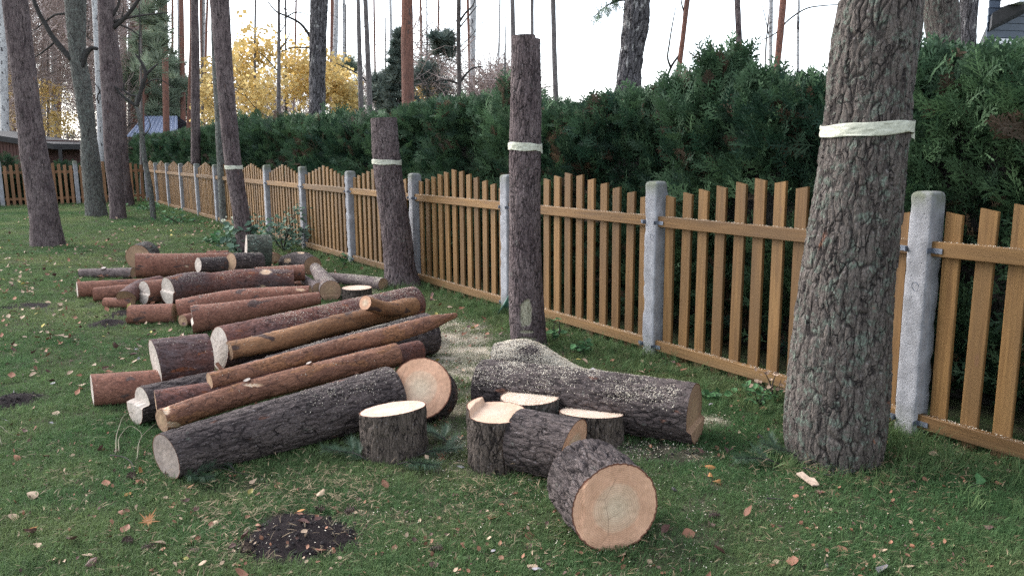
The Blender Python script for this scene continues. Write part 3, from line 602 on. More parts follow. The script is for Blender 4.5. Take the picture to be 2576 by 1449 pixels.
log('red log with a slanting cream end, second from left in the far pile', 'red', [c1(275, 740, 84), c1(760, 690, 76)], 'tan', 'tan', e0=wslant((0, -.6, .0)))
log('thin short red log under the slant cut one at the left of the far pile', 'red', [c1(405, 828, 58), c1(730, 832, 58)], 'pale', 'tan')
log('grey red log with a long slanting split end pointing down at the lawn', 'redmix', [c1(660, 770, 100, .02), c1(860, 650, 96, .05), c1(1060, 610, 92, .05)], 'tan', 'tan', e0=wslant((-.2, -.4, .75)))
log('brown log with a stepped white end left of the long dark red log', 'red', [c1(872, 710, 136, .02), c1(1300, 660, 120, .02)], 'pale', 'tan', e0=step((0, 0, -1), .1, .14))
log('split end of a pale log wedged under the long dark red log', 'redmix', [c1(1070, 750, 92), c1(1500, 720, 85)], 'dusty', 'tan', e0=step((-1, 0, 0), .1, .3))
log('short red log lying low on the grass at the foot of the far pile', 'red', [c1(705, 970, 108), c1(1230, 958, 108)], 'pale', 'tan', e0=step((0, 0, -1), .2, .18), dust=.01)
log('red log with a swollen bump behind the front log of the far pile', 'red', [c1(1275, 930, 132), c1(1850, 812, 116, .08), c2(1035, 722, 62, .22)], 'pale', 'tan', dust=.05, wounds=[(757, 729, 9, 3)])
log('thin red log end peeping out between the two front logs of the far pile', 'red', [c1(1328, 1050, 72), c1(1700, 960, 70)], 'tan', 'tan')
log('long smooth red log in front of the far pile with a knife shaped white end', 'red', [c1(1448, 1030, 163), c2(1140, 800, 70, .17)], 'pale', 'tan', dust=.06, e0=step((0, 0, -1), .1, .14))
log('big mossy green barked round on top at the back of the far pile', 'mossy', [yy(c2(292, 258, 180), 10.6), yy(c2(575, 265, 184), 10.72)], 'pale', 'tan', cat='log round', name='log_round', dust=.02)
log('small red brown log end to the right of the mossy round', 'red', [c2(635, 345, 60), c2(560, 330, 60)], 'tan', 'tan')
t_ = log('dark knotty round with two freshly sawn white stubs, far pile back right', 'dark', [c2(735, 400, 88), c2(900, 385, 118), c2(1060, 430, 108)], 'grey', 'tan', cat='log round', name='log_round', wounds=[(758, 630, 11, 7), (722, 655, 8, 6)])
log('red log end jutting right from beneath the dark knotty round', 'red', [c2(400, 540, 90, .16), c2(965, 508, 92, .16)], 'tan', 'tan', dust=.06)
log('low red log end under the jutting red log', 'red', [c2(600, 650, 60, .02), c2(1030, 655, 60, .02)], 'tan', 'tan', dust=.05)
log('grey crotch log with a wide sawn face toward the near pile', 'greybrown', [c2(1265, 722, 118), c2(1190, 600, 90, .02), c2(1090, 460, 60, .05)], 'tan', 'tan', dust=.1, e0=step((0, 0, -1), .4, .1))
log('grey log before the leaning mid height stump with its sawn face right', 'greybrown', [c2(1250, 575, 62), c2(1600, 605, 68), c2(1870, 645, 70)], 'tan', 'tan', dust=.25)
log('small grey log in the gap left of the crotch log', 'greybrown', [c2(950, 580, 50, .1), c2(1120, 690, 62, .06)], 'tan', 'tan')
stump('small upright round with a white oval top between the two piles', (897.5, 723.5), 38.5, 762, seed=9, kind='stump')
log('short brown log end behind the top of the far pile', 'red', [(520, 640, 9, .1), (575, 638, 9, .1)], 'tan', 'tan')

# ================================================================ STANDING STUMPS AND TREES
def vtree(name, label, cat, rows, Y, kind, group=None, ext=0., ns=40, nl=60, amp=.006, ps=20., cut1=None, e1=None, base=True, wounds=(), seed=1, lump=.02, flare=None, ly=0.):
    """rows: (v, xl, xr) from top to bottom in photo pixels, all at distance Y"""
    P = []; R = []
    for v, xl, xr in rows:
        c = at_Y((xl+xr)/2, v, Y); P.append(c); R.append((xr-xl)/2*depth(c)/F)
    P = P[::-1]; R = R[::-1]
    if base and P[0][2] > -.1:
        d = P[0]-P[1]; k = (P[0][2]+.12)/max(1e-3, -d[2]); k = min(k, 4.); q = P[0]+d*k; q[2] = -.12; P.insert(0, q); R.insert(0, R[0]*1.06)
    if ext:
        d = nrm(P[-1]-P[-2]); P.append(P[-1]+d*ext); R.append(R[-1]*.72)
    P = np.array(P); 
    t = thing(name, label, cat, (P[0][0], P[0][1], 0), group)
    ob, PP, RR, _ = woody(t, P, R, kind, ns, nl, amp=amp, ps=ps, seed=seed, cut1=cut1, e1=e1, wounds=wounds, name='trunk', lump=lump, flare=flare)
    return t, PP, RR
def Yof(v, r=0.): return on_plane(CX, v, 0)[1]+r
Y1 = Yof(1192, .2)
T1, P1, R1 = vtree('tree_stump', 'tall thick pine stump in the right foreground, cut above head height, lichen at its foot', 'tree stump', [(5, 2115, 2313), (90, 2100, 2306), (160, 2091, 2296), (325, 2076, 2283), (500, 2050, 2264), (650, 2026, 2250), (800, 2006, 2236), (950, 1990, 2229), (1100, 1977, 2219), (1180, 1985, 2212)], Y1, 'big', ns=300, nl=440, amp=.010, ps=19, cut1='dusty', e1=wslant((.02, -.05, 0)), seed=3, lump=.035)
Y2 = Yof(882, .12)
T2, P2, R2 = vtree('tree_stump', 'tall narrow pine stump in the middle with notched top and low bare bark wound', 'tree stump', [(100, 1286, 1360), (250, 1284, 1362), (370, 1281, 1361), (600, 1281, 1361), (720, 1280, 1366), (800, 1281, 1371), (880, 1285, 1379)], Y2, 'trunk', ns=170, nl=330, amp=.007, ps=26, cut1='tan', e1=step((-1, 0, 0), -.62, .22), wounds=[(1322, 788, 15, 34), (1325, 835, 18, 4), (1322, 853, 24, 4)], seed=4)
Y3 = Yof(726, .18)
T3, P3, R3 = vtree('tree_stump', 'leaning mid height pine stump in front of the fence, cut just above the hedge line', 'tree stump', [(297, 933, 998), (410, 938, 1008), (500, 949, 1021), (600, 961, 1037), (690, 966, 1049), (726, 964, 1062)], Y3, 'trunk', ns=130, nl=260, amp=.009, ps=20, cut1='dusty', seed=5)
Y4 = Yof(655, .12)
T4, P4, R4 = vtree('pine_tree', 'leaning red barked pine with a cream tape ring, still standing uncut by the far posts', 'pine tree', [(0, 528, 576), (100, 537, 581), (200, 546, 587), (300, 554, 596), (418, 567, 608), (500, 580, 621), (600, 594, 638), (650, 600, 646)], Y4, 'trunk', ext=6, ns=90, nl=240, amp=.006, ps=22, seed=6)
def tape(label, PP, RR, v, Y, hw_px, sag=0., tail=False):
    u = float(np.interp(0, [0], [0])); 
    vv = np.array([proj(p[None])[1][0] for p in PP]); i0 = int(np.argmin(abs(vv-v))); c = PP[i0]; r = RR[i0]*1.035; hh = hw_px*depth(c)/F; n = 140; rows = 15; V = []; 
    th = np.arange(n)*2*math.pi/n
    for k in range(rows):
        z = (k/(rows-1)*2-1)*hh; q = np.stack([np.cos(th)*3, np.sin(th)*3, np.full(n, z*60)], 1); rr = r+.004+.006*fbm(q*np.array([1.6, 1.6, 1.]), 3, 4)
        idx = np.interp(c[2]+z, PP[:, 2], np.arange(len(PP))); cc = np.array([np.interp(idx, np.arange(len(PP)), PP[:, a]) for a in range(3)])
        V.append(np.stack([cc[0]+rr*np.cos(th), cc[1]+rr*np.sin(th), c[2]+z*(1+.08*np.sin(th*3+1))+sag*np.cos(th)+.003*np.sin(th*5+k)], 1))
    i_ = np.arange(rows-1)[:, None]*n; j_ = np.arange(n)[None]; Qd = np.stack([i_+j_, i_+(j_+1) % n, i_+n+(j_+1) % n, i_+n+j_], -1).reshape(-1, 4)
    V = np.concatenate(V); fs = [Qd]
    o = mk('marking_tape', V, fs, M_T, loc=tuple(c)); sol = o.modifiers.new('thick', 'SOLIDIFY'); sol.thickness = .0015; tag(o, label, 'tape')
    if tail:
        m = MB(); e = c+np.array([r*.96, -r*.3, -hh*.9]); m.add([e+np.array(q) for q in ((-.02, -.01, .03), (.006, 0, .03), (.004, -.004, -.022), (-.035, -.012, -.002), (.012, .004, -.028))], T=[[0, 3, 2], [0, 2, 1], [1, 2, 4]]); k = m.build('tape_end', M_T, o)
    return o
M_T = plain('cream_tape', (.44, .44, .35), .6, 45, .16, bs_=.8, bd=.006)
tape('wide wrinkled cream tape tied round the thick stump in the foreground', P1, R1, 324, Y1, 15.5, sag=.010, tail=True)
tape('cream tape wound round the narrow notched stump', P2, R2, 370, Y2, 9.5, sag=-.008, tail=True)
tape('cream tape wound round the leaning mid height stump', P3, R3, 408, Y3, 6, sag=-.006)
tape('narrow cream tape on the leaning uncut red pine', P4, R4, 418, Y4, 4.6)
# yard trees on the left
def Yb(v, r=.15): return Yof(v, r)
LT = []
LT.append(vtree('pine_tree', 'leaning pine at the left edge of the lawn, nearest of the uncut trees', 'pine tree', [(0, 8, 66), (100, 20, 78), (200, 34, 90), (300, 45, 103), (400, 56, 120), (500, 72, 138), (570, 80, 150), (612, 80, 160)], Yb(612), 'trunk', ext=7, ns=110, nl=240, amp=.008, ps=20, seed=7))
LT.append(vtree('old_tree', 'gnarled grey lichened tree with a big branch rising to the left, behind the nearest pine', 'tree', [(0, 164, 214), (60, 168, 214), (120, 174, 214), (200, 183, 225), (290, 197, 236), (330, 203, 240), (400, 206, 250), (500, 215, 262), (540, 218, 270)], Yb(538), 'lichen', ext=4, ns=90, nl=220, amp=.012, ps=16, seed=8, lump=.08))
LT.append(vtree('pine_tree', 'straight red brown pine standing right of the gnarled grey tree', 'pine tree', [(0, 247, 284), (100, 250, 290), (200, 255, 297), (300, 260, 302), (400, 265, 306), (500, 276, 312), (548, 278, 318)], Yb(546), 'trunk', ext=8, ns=80, nl=200, amp=.006, ps=22, seed=9))
LT.append(vtree('pine_tree', 'pine just behind the straight red brown one, touching it at mid height', 'pine tree', [(0, 252, 288), (100, 266, 296), (200, 280, 308), (300, 286, 316), (400, 292, 322), (515, 301, 338)], Yb(512), 'trunk', ext=8, ns=70, nl=180, amp=.006, ps=22, seed=10))
LT.append(vtree('young_tree', 'thin crooked bare tree with forking top in front of the far hedge', 'tree', [(240, 342, 351), (262, 338, 347), (290, 344, 354), (330, 350, 361), (400, 358, 370), (470, 372, 384), (546, 379, 393)], Yb(546, .05), 'lichen', ns=30, nl=120, amp=.004, ps=30, seed=11, lump=.1))
def tubes(parent, name, kind, segs, Y, mat=None):
    m = MB()
    for pts in segs:
        P = [at_Y(u, v, Y+dy) for u, v, r, dy in pts]; R = [r*Y/F for u, v, r, dy in pts]; P2_, R2_ = resamp(P, R, max(3, 4*len(pts)))
        P2_ = P2_+np.stack([fbm(P2_*3+k_*9, 4, 2) for k_ in range(3)], 1)*.3*R2_[:, None]; m.tube(P2_, R2_, 7)
    return m.build(name, mat or BK[kind], parent, smooth=True)
def px(*a): return [(u, v, r, 0.) for u, v, r in a]
Yg = Yb(538)
tubes(LT[1][0], 'branch', 'lichen', [px((182, 152, 7), (150, 118, 6.5), (118, 70, 5.5), (92, 20, 5), (78, -20, 4.5))], Yg-.1)
tubes(LT[1][0], 'branch', 'lichen', [px((205, 170, 7), (222, 130, 6), (232, 122, 5), (246, 124, 4))], Yg-.1)
tubes(LT[1][0], 'branch', 'lichen', [px((166, 35, 3), (140, 38, 2.4), (118, 52, 2), (85, 78, 1.3)), px((136, 108, 2.4), (112, 128, 1.8), (86, 146, 1.2))], Yg)
Yp = Yb(546)
tubes(LT[2][0], 'branch', 'twig', [px((284, 72, 6), (308, 52, 5.2), (332, 24, 4.6), (352, -6, 4.2))], Yp)
tubes(LT[2][0], 'branch', 'twig', [px((284, 56, 3.4), (330, 44, 3), (370, 38, 2.2), (426, 32, 1)), px((284, 40, 4), (298, 14, 3.2), (302, -10, 3)), px((300, 62, 2.4), (330, 76, 2), (352, 92, 1.4)), px((284, 72, 2), (300, 60, 1.8), (312, 20, 1.2))], Yp)
Ys = Yb(546, .05)
tubes(LT[4][0], 'branch', 'lichen', [px((344, 268, 5), (352, 240, 5), (358, 215, 5), (366, 190, 4.6), (360, 165, 3.8), (350, 148, 3), (340, 136, 1.6)), px((366, 190, 3.6), (382, 174, 3), (398, 160, 1.5))], Ys)
tubes(LT[4][0], 'branch', 'lichen', [px((344, 268, 4.4), (322, 252, 3.6), (300, 234, 2.8), (286, 214, 1.8)), px((346, 242, 3), (326, 238, 2.6), (312, 228, 2.2), (314, 200, 1.4)), px((312, 228, 1.6), (290, 222, 1.2), (262, 224, .8)), px((357, 228, 2), (372, 208, 1.8), (392, 200, 1.4), (440, 222, .8)), px((351, 148, 2), (350, 120, 1.6), (352, 60, 1.4), (350, 10, 1)), px((356, 320, 1.6), (336, 310, 1.2), (318, 322, .8)), px((360, 345, 1.6), (378, 318, 1.2), (366, 284, .8))], Ys)

# ================================================================ HEDGES
def spray(name, mat, nb=8, L=1., sub=3, wid=.05, droop=.25, seed=0, fan=.62):
    r = random.Random(seed); m = MB()
    def strip(a, b, w1, w2, nrmz=(0, 0, 1.)):
        a, b = np.array(a), np.array(b); d = nrm(b-a); s = nrm(np.cross(d, nrmz)); mid = a+(b-a)*.55; k = m.n
        m.add([a+s*w1*.5, mid+s*w1, b, mid-s*w1, a-s*w1*.5], Q=[[0, 4, 3, 1]], T=[[1, 3, 2]])
    pts = [np.array([t*L, 0, -droop*t*t*L]) for t in np.linspace(0, 1, nb+1)]
    for k in range(nb): strip(pts[k], pts[k+1]+(pts[k+1]-pts[k])*.3, wid*.5, wid*.4)
    for k in range(1, nb+1):
        for s in (-1, 1):
            l = L*fan*(1-.75*(k/nb))*r.uniform(.7, 1.1)+.05; an = r.uniform(.6, .95)*s; d = np.array([math.cos(an), math.sin(an), r.uniform(-.35, .1)])
            a = pts[k]; b = a+d*l; strip(a, b, wid*.55, 0)
            for q in range(sub):
                tq = (q+1)/(sub+1); c = a+d*l*tq; a2_ = an+random.choice((-1, 1))*.7; d2 = np.array([math.cos(a2_), math.sin(a2_), r.uniform(-.4, .1)]); strip(c, c+d2*l*.38, wid*.5, 0)
    return m.build(name, mat, link=False, loc=(0, 0, 0))
M_TH = leafmat('thuja_green', (.014, .039, .022), (.080, .142, .066), .2)  # tint runs from the hedge's shadow tone to its highlight tone
M_THB = leafmat('thuja_brown', (.05, .036, .024), (.12, .078, .048), .12)
thA = [spray('frond', M_TH, seed=s, wid=.062, droop=.15+.1*s, nb=6, sub=2) for s in range(4)]
thB = [spray('frond', M_THB, seed=9+s, wid=.06, droop=.3) for s in range(2)]
M_CORE = plain('hedge_core_shade', (.010, .009, .007), 1, 6, .4, bs_=.8, bd=.1)  # near-black: shade among the inner twigs put into the colour
def hedge(label, t0, t1, hf, dens, fs, ob=.72, th=1.0, seed=0, rough=.12, shoots=0):
    r = np.random.default_rng(seed+50); L = t1-t0
    c = fr(FA, (t0+t1)/2, ob+th/2); t = thing('thuja_hedge', label, 'hedge', tuple(c))
    nf = int(L*2.4*dens); nt_ = int(L*th*dens*1.1)
    tt = r.uniform(t0, t1, nf+nt_); zz = np.empty(nf+nt_); oo = np.empty(nf+nt_); top = hf(tt)
    zz[:nf] = .03+r.uniform(0, 1, nf)**.9*(top[:nf]); bul = fbm(np.stack([tt*1.7, zz*1.7, np.zeros_like(tt)], 1), 7, 3)
    col_ = np.abs(((tt+.25*n2(tt, tt*0, .7, 31))/.62) % 1-.5)*2; oo[:nf] = ob-bul[:nf]*rough*1.8+(col_[:nf]**2)*.14+r.uniform(-.12, .26, nf)
    zz[nf:] = top[nf:]+r.normal(0, .05, nt_); oo[nf:] = r.uniform(ob, ob+th, nt_)
    P = FA+tt[:, None]*FD+oo[:, None]*FN; P[:, 2] = zz
    outw = np.where(np.arange(nf+nt_) < nf, 1., .25); d = -FN*outw[:, None]+np.array([0, 0, 1.])*(.15+r.uniform(0, .9, nf+nt_)[:, None]+(outw[:, None] < 1)*.9)+FD*r.normal(0, .55, nf+nt_)[:, None]
    up = nrm(-FN+r.normal(0, .55, (nf+nt_, 3))); rot = axes(d, up)
    s = fs*r.uniform(.6, 1.35, nf+nt_); n_ = fbm(P*1.1, 21, 3); n_b = fbm(P*2.3, 25, 3); tint = np.clip(.36+n_*.7+r.normal(0, .26, nf+nt_)+(zz > top-.2)*.12, 0, 1)  # fronds near the top tinted lighter, a highlight painted into the foliage
    kp = (fbm(P*3.6, 66, 2) > -.22)|(zz > hf(tt)-.35); P, rot, s, zz, n_b, tint = P[kp], rot[kp], s[kp], zz[kp], n_b[kp], tint[kp]; nf = 0; nt_ = len(P)
    if shoots:
        ns_ = int(L*shoots); ts_ = r.uniform(t0, t1, ns_); cl_ = np.round(ts_*2.2+.4*n2(ts_, ts_*0, 5, 9))/2.2+r.normal(0, .05, ns_); hz = hf(cl_)+r.uniform(-.1, .42, ns_)*np.clip(.15+1.1*n2(cl_, cl_*0, 2.2, 19), 0, 1); q = FA+cl_[:, None]*FD+(ob+r.uniform(0, .5, ns_))[:, None]*FN; q[:, 2] = hz; P = np.concatenate([P, q]); rot = np.concatenate([rot, axes(np.stack([r.normal(0, .35, ns_), r.normal(0, .35, ns_), np.ones(ns_)], 1), nrm(r.normal(0, 1, (ns_, 3))))]); s = np.concatenate([s, fs*r.uniform(.8, 1.5, ns_)]); tint = np.concatenate([tint, r.uniform(.2, .8, ns_)]); n_b = np.concatenate([n_b, fbm(q*2.3, 25, 3)]); zz = np.concatenate([zz, hz]); nf += ns_
    br = (n_b > .27)&(r.uniform(0, 1, nf+nt_) < .3)|(r.uniform(0, 1, nf+nt_) < .04)
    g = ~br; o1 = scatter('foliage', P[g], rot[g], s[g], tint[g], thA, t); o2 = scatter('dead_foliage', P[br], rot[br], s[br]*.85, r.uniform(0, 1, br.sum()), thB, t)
    tag(o1, kind='stuff'); tag(o2, kind='stuff')
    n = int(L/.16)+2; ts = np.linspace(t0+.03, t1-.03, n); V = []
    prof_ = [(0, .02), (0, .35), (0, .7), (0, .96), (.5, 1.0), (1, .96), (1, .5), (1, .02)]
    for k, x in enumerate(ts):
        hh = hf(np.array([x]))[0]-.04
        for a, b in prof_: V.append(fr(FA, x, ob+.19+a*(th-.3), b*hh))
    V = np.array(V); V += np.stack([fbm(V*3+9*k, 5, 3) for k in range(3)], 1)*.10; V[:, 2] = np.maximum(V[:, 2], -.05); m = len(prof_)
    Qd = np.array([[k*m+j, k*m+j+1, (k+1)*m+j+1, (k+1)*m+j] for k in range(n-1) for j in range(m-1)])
    mk('shaded_inner_core', V, Qd, M_CORE, t)  # added solid slab, keeps light from passing through the foliage
    mm = MB()
    for x in np.arange(t0+.3, t1-.2, .55):
        q = fr(FA, x, ob+.45, 0); mm.tube([q+np.array([0, 0, -.05]), q+np.array([.03, 0, .5]), q+np.array([0, .04, 1.2])], [.035, .03, .02], 6)
    ms = mm.build('stems', BK['twig'], t, smooth=True); tag(ms, kind='stuff')
    return t
def topline(pts, o):
    T_, Z_ = [], []
    for u, v in pts:
        d = ray(u, v); c0 = np.array([0, 0, H])-FA-FN*o; k = -np.dot(c0[:2], FN[:2])/np.dot(d[:2], FN[:2]); q = np.array([0, 0, H])+d*k; T_.append(np.dot(q-FA, FD)); Z_.append(q[2])
    i = np.argsort(T_); return np.array(T_)[i], np.array(Z_)[i]
TA, ZA = topline([(1385, 262), (1450, 240), (1500, 226), (1560, 208), (1640, 205), (1700, 200), (1740, 172), (1790, 170), (1850, 200), (1905, 182), (1960, 205), (2010, 165), (2070, 150), (2200, 110), (2330, 70), (2400, 105), (2470, 108), (2576, 112)], .85)
print('hedge top', np.round(TA, 2), np.round(ZA, 2))
def hA(t): t = np.asarray(t, float); return np.interp(t, TA, ZA)-.36+.14*np.clip((.4-t)/.8, 0, 1)+.09*n2(t, t*0, 3.2, 3)+.05*n2(t, t*0, 8, 4)
TB, ZB = topline([(1005, 268), (1060, 246), (1150, 238), (1270, 238), (1385, 262)], .85); TC, ZC = topline([(350, 345), (500, 322), (640, 300), (800, 290), (1000, 288)], .85)
print(TB, ZB, TC, ZC)
tb_, tc_ = float(TB[0]), float(TC[0])
hedge('tall shaggy thuja hedge with brown patches behind the near fence panels', -3.4, tb_, hA, 640, .165, seed=1, rough=.2, shoots=420)
hedge('medium height thuja hedge between the notched stump and the leaning stump', tb_, tc_, lambda t: np.interp(t, TB, ZB)-.30+.05*n2(t, t*0, 3, 5), 600, .165, seed=2, rough=.2, shoots=240)
hedge('low neatly trimmed thuja hedge running away behind the far fence panels', tc_, 36, lambda t: np.interp(t, TC, ZC)-.30+.03*n2(t, t*0, 2, 6), 330, .20, seed=3, rough=.15, shoots=60)
h4 = thing('thuja_hedge', 'low clipped hedge behind the far end fence', 'hedge', tuple(CN+E2*2.5+FD*1.0))

# ================================================================ TREES BEYOND THE FENCE
def bare(label, cat, name, rows, Y, kind, branches=(), group=None, ext=3, seed=1, twigs=0, ns=20, nl=60, amp=.004, kindb='twig', th=.25):
    t, PP, RR = vtree(name, label, cat, rows, Y, kind, group, ext=ext, ns=ns, nl=nl, amp=amp, ps=12, seed=seed, lump=.05)
    if branches: tubes(t, 'branch', kindb, branches, Y)
    if twigs:
        r = random.Random(seed); m = MB()
        def grow(p, d, L, rad, lv):
            n = 5; P = [p]
            for k in range(n): d = nrm(d+np.array([r.gauss(0, .16), r.gauss(0, .16), r.gauss(.05, .12)])); P.append(P[-1]+d*L/n)
            m.tube(P, np.linspace(rad, rad*.35, n+1), 4 if lv else 3, cap=False)
            if lv > 0:
                for k in range(4 if lv > 1 else 5): 
                    q = P[r.randint(1, n)]; grow(q, nrm(d+np.array([r.gauss(0, .7), r.gauss(0, .7), r.gauss(.1, .4)])), L*r.uniform(.4, .65), rad*.5, lv-1)
        for k in range(twigs):
            i0 = r.randint(int(len(PP)*th), len(PP)-1); a = r.uniform(0, 6.28); grow(PP[i0], np.array([math.cos(a), math.sin(a), r.uniform(.2, .9)]), r.uniform(.8, 2.0), max(.012, RR[i0]*.3), 2)
        b = m.build('twigs', BK[kindb], t, smooth=True); tag(b, kind='stuff')
    return t, PP, RR
bare('white barked birch trunk between the gnarled tree and the straight pine', 'birch tree', 'birch_tree', [(0, 231, 248), (100, 236, 251), (200, 240, 254), (300, 244, 257), (400, 246, 262)], 33, 'birch', ext=5, twigs=6, seed=21, nl=90)
bare('straight slim pine at the fence behind its far panels', 'pine tree', 'pine_tree', [(0, 480, 499), (150, 481, 502), (300, 481, 503), (408, 481, 505)], 21.9, 'trunk', ext=8, seed=22, ns=40, nl=90)
bare('blue grey trunk hidden behind the leaning taped pine', 'tree', 'old_tree', [(0, 530, 552), (150, 533, 556), (300, 541, 566), (412, 546, 574)], 18.3, 'lichen', ext=6, seed=23, ns=40, nl=90)
bare('thick grey white birch rising behind the hedge left of the leaning stump', 'birch tree', 'birch_tree', [(0, 782, 826), (60, 780, 822), (150, 778, 820), (290, 777, 818)], 17, 'oldbirch', [px((780, 92, 4), (758, 62, 3.2), (722, 42, 2.6), (695, 30, 2), (672, 2, 1.5)), px((722, 42, 2), (745, 32, 1.5), (782, 40, 1)), px((780, 122, 2), (740, 120, 1.4), (700, 132, 1))], seed=24, ns=70, nl=160, amp=.02)
bare('dark slender trunk left of the thick grey birch with bare branches', 'tree', 'bare_tree', [(0, 698, 705), (150, 697, 706), (300, 695, 706)], 22, 'fargrey', [px((700, 130, 2), (720, 105, 1.6), (735, 70, 1)), px((700, 180, 1.8), (672, 150, 1.4), (650, 130, .9)), px((699, 90, 1.5), (718, 60, 1.2), (722, 30, .8))], seed=25, twigs=5)
bare('left one of the twin grey trunks behind the hedge', 'tree', 'bare_tree', [(0, 896, 906), (120, 898, 910), (280, 902, 915)], 20, 'fargrey', seed=26, nl=90)
bare('right one of the twin grey trunks behind the hedge, slightly thicker', 'tree', 'bare_tree', [(0, 913, 925), (100, 917, 930), (280, 923, 938)], 20.5, 'fargrey', [px((924, 208, 2), (905, 190, 2), (880, 175, 1.6), (845, 160, 1))], seed=27, nl=90)
bare('straight bright red pine trunk right of the leaning stump, behind the hedge', 'pine tree', 'pine_tree', [(0, 1010, 1038), (120, 1009, 1040), (245, 1011, 1042)], 16, 'farred', ext=8, seed=28, ns=50, nl=120)
bare('dark bare tree with raised forked branches above the hedge', 'tree', 'bare_tree', [(0, 1149, 1160), (60, 1148, 1159), (150, 1149, 1160), (250, 1150, 1162)], 17, 'twig', [px((1156, 55, 3), (1172, 32, 2.4), (1190, 14, 1.6), (1196, -8, 1)), px((1158, 68, 2), (1180, 40, 1.6), (1205, 10, 1)), px((1158, 208, 3), (1170, 190, 2.6), (1190, 172, 2), (1215, 168, 1.2)), px((1152, 210, 2.6), (1130, 202, 2), (1095, 206, 1.4), (1060, 220, 1)), px((1152, 160, 1.4), (1125, 150, 1), (1095, 168, .6)), px((1146, 130, 1), (1138, 80, 1), (1120, 60, .6))], seed=29, twigs=4)
bare('slim grey trunk seen just above the left of the notched stump top', 'tree', 'bare_tree', [(0, 1283, 1295), (100, 1285, 1297), (250, 1285, 1297)], 20, 'fargrey', seed=30)
bare('slim grey trunk rising above the right of the notched stump top', 'tree', 'bare_tree', [(0, 1334, 1343), (100, 1335, 1343), (250, 1335, 1344)], 21, 'fargrey', seed=31)
bare('slim grey trunk standing alone right of the notched stump', 'tree', 'bare_tree', [(0, 1385, 1398), (100, 1387, 1400), (270, 1392, 1406)], 17, 'fargrey', seed=32, nl=90)
bare('massive rough barked old birch leaning right above the hedge', 'birch tree', 'birch_tree', [(0, 1570, 1635), (60, 1566, 1634), (110, 1562, 1622), (160, 1556, 1616), (210, 1549, 1614), (260, 1540, 1620)], 12.5, 'oldbirch', seed=33, ns=100, nl=200, amp=.03, ext=5)
bare('young red pine leaning right beside a thin forked stem above the hedge', 'pine tree', 'pine_tree', [(0, 1722, 1736), (100, 1711, 1724), (200, 1697, 1712), (260, 1690, 1706)], 13, 'farred', [px((1688, 172, 3), (1680, 150, 2.4), (1684, 110, 2), (1692, 60, 1.6), (1700, 20, 1)), px((1680, 190, 3), (1690, 166, 3), (1708, 140, 2.6)), px((1724, 40, 2.4), (1716, 15, 1.8), (1712, -10, 1.2))], seed=34, kindb='twig')
bare('slim reddish pine above the brown patch of the hedge', 'pine tree', 'pine_tree', [(0, 1847, 1862), (120, 1852, 1868), (250, 1857, 1874)], 12, 'trunk', seed=35, nl=90)
bare('thin pale birch crossing close beside a red pine right of centre', 'birch tree', 'birch_tree', [(0, 1935, 1945), (100, 1934, 1944), (240, 1932, 1943)], 13, 'birch', [px((1936, 100, 1.4), (1926, 50, 1.2), (1916, 8, .8))], seed=36, nl=80)
bare('red pine leaning across the thin pale birch', 'pine tree', 'pine_tree', [(0, 1962, 1979), (100, 1953, 1970), (180, 1946, 1962), (240, 1940, 1958)], 12.4, 'farred', [px((1900, 108, .8), (1950, 85, 1.6), (1985, 50, 2), (2030, 22, 1.8), (2080, 14, 1.4), (2110, 12, 1.2))], seed=37, nl=90)
bare('thin birch left of the thick foreground stump', 'birch tree', 'birch_tree', [(0, 2006, 2013), (120, 2003, 2011), (230, 2004, 2013)], 13, 'birch', seed=38, nl=80)
bare('thick dark pine behind the hedge to the right of the foreground stump', 'pine tree', 'pine_tree', [(-10, 2322, 2405), (60, 2330, 2410), (140, 2336, 2412), (250, 2336, 2418)], 9.2, 'big', seed=39, ns=100, nl=200, amp=.012, ext=4)
bare('grey birch trunk between the dark pine and the slate blue house', 'birch tree', 'birch_tree', [(-10, 2418, 2462), (60, 2414, 2456), (150, 2410, 2450), (260, 2408, 2450)], 10.5, 'oldbirch', seed=40, ns=70, nl=140, amp=.015, ext=4)
bare('thin bare stem left of the thin pale birch', 'tree', 'bare_tree', [(0, 1937, 1942), (100, 1926, 1930), (250, 1922, 1927)], 14, 'fargrey', seed=41)
bare('very thin dead stem left of the notched stump', 'tree', 'bare_tree', [(80, 1270, 1273), (150, 1268, 1273), (260, 1268, 1274)], 19, 'fargrey', ext=.5, seed=42)

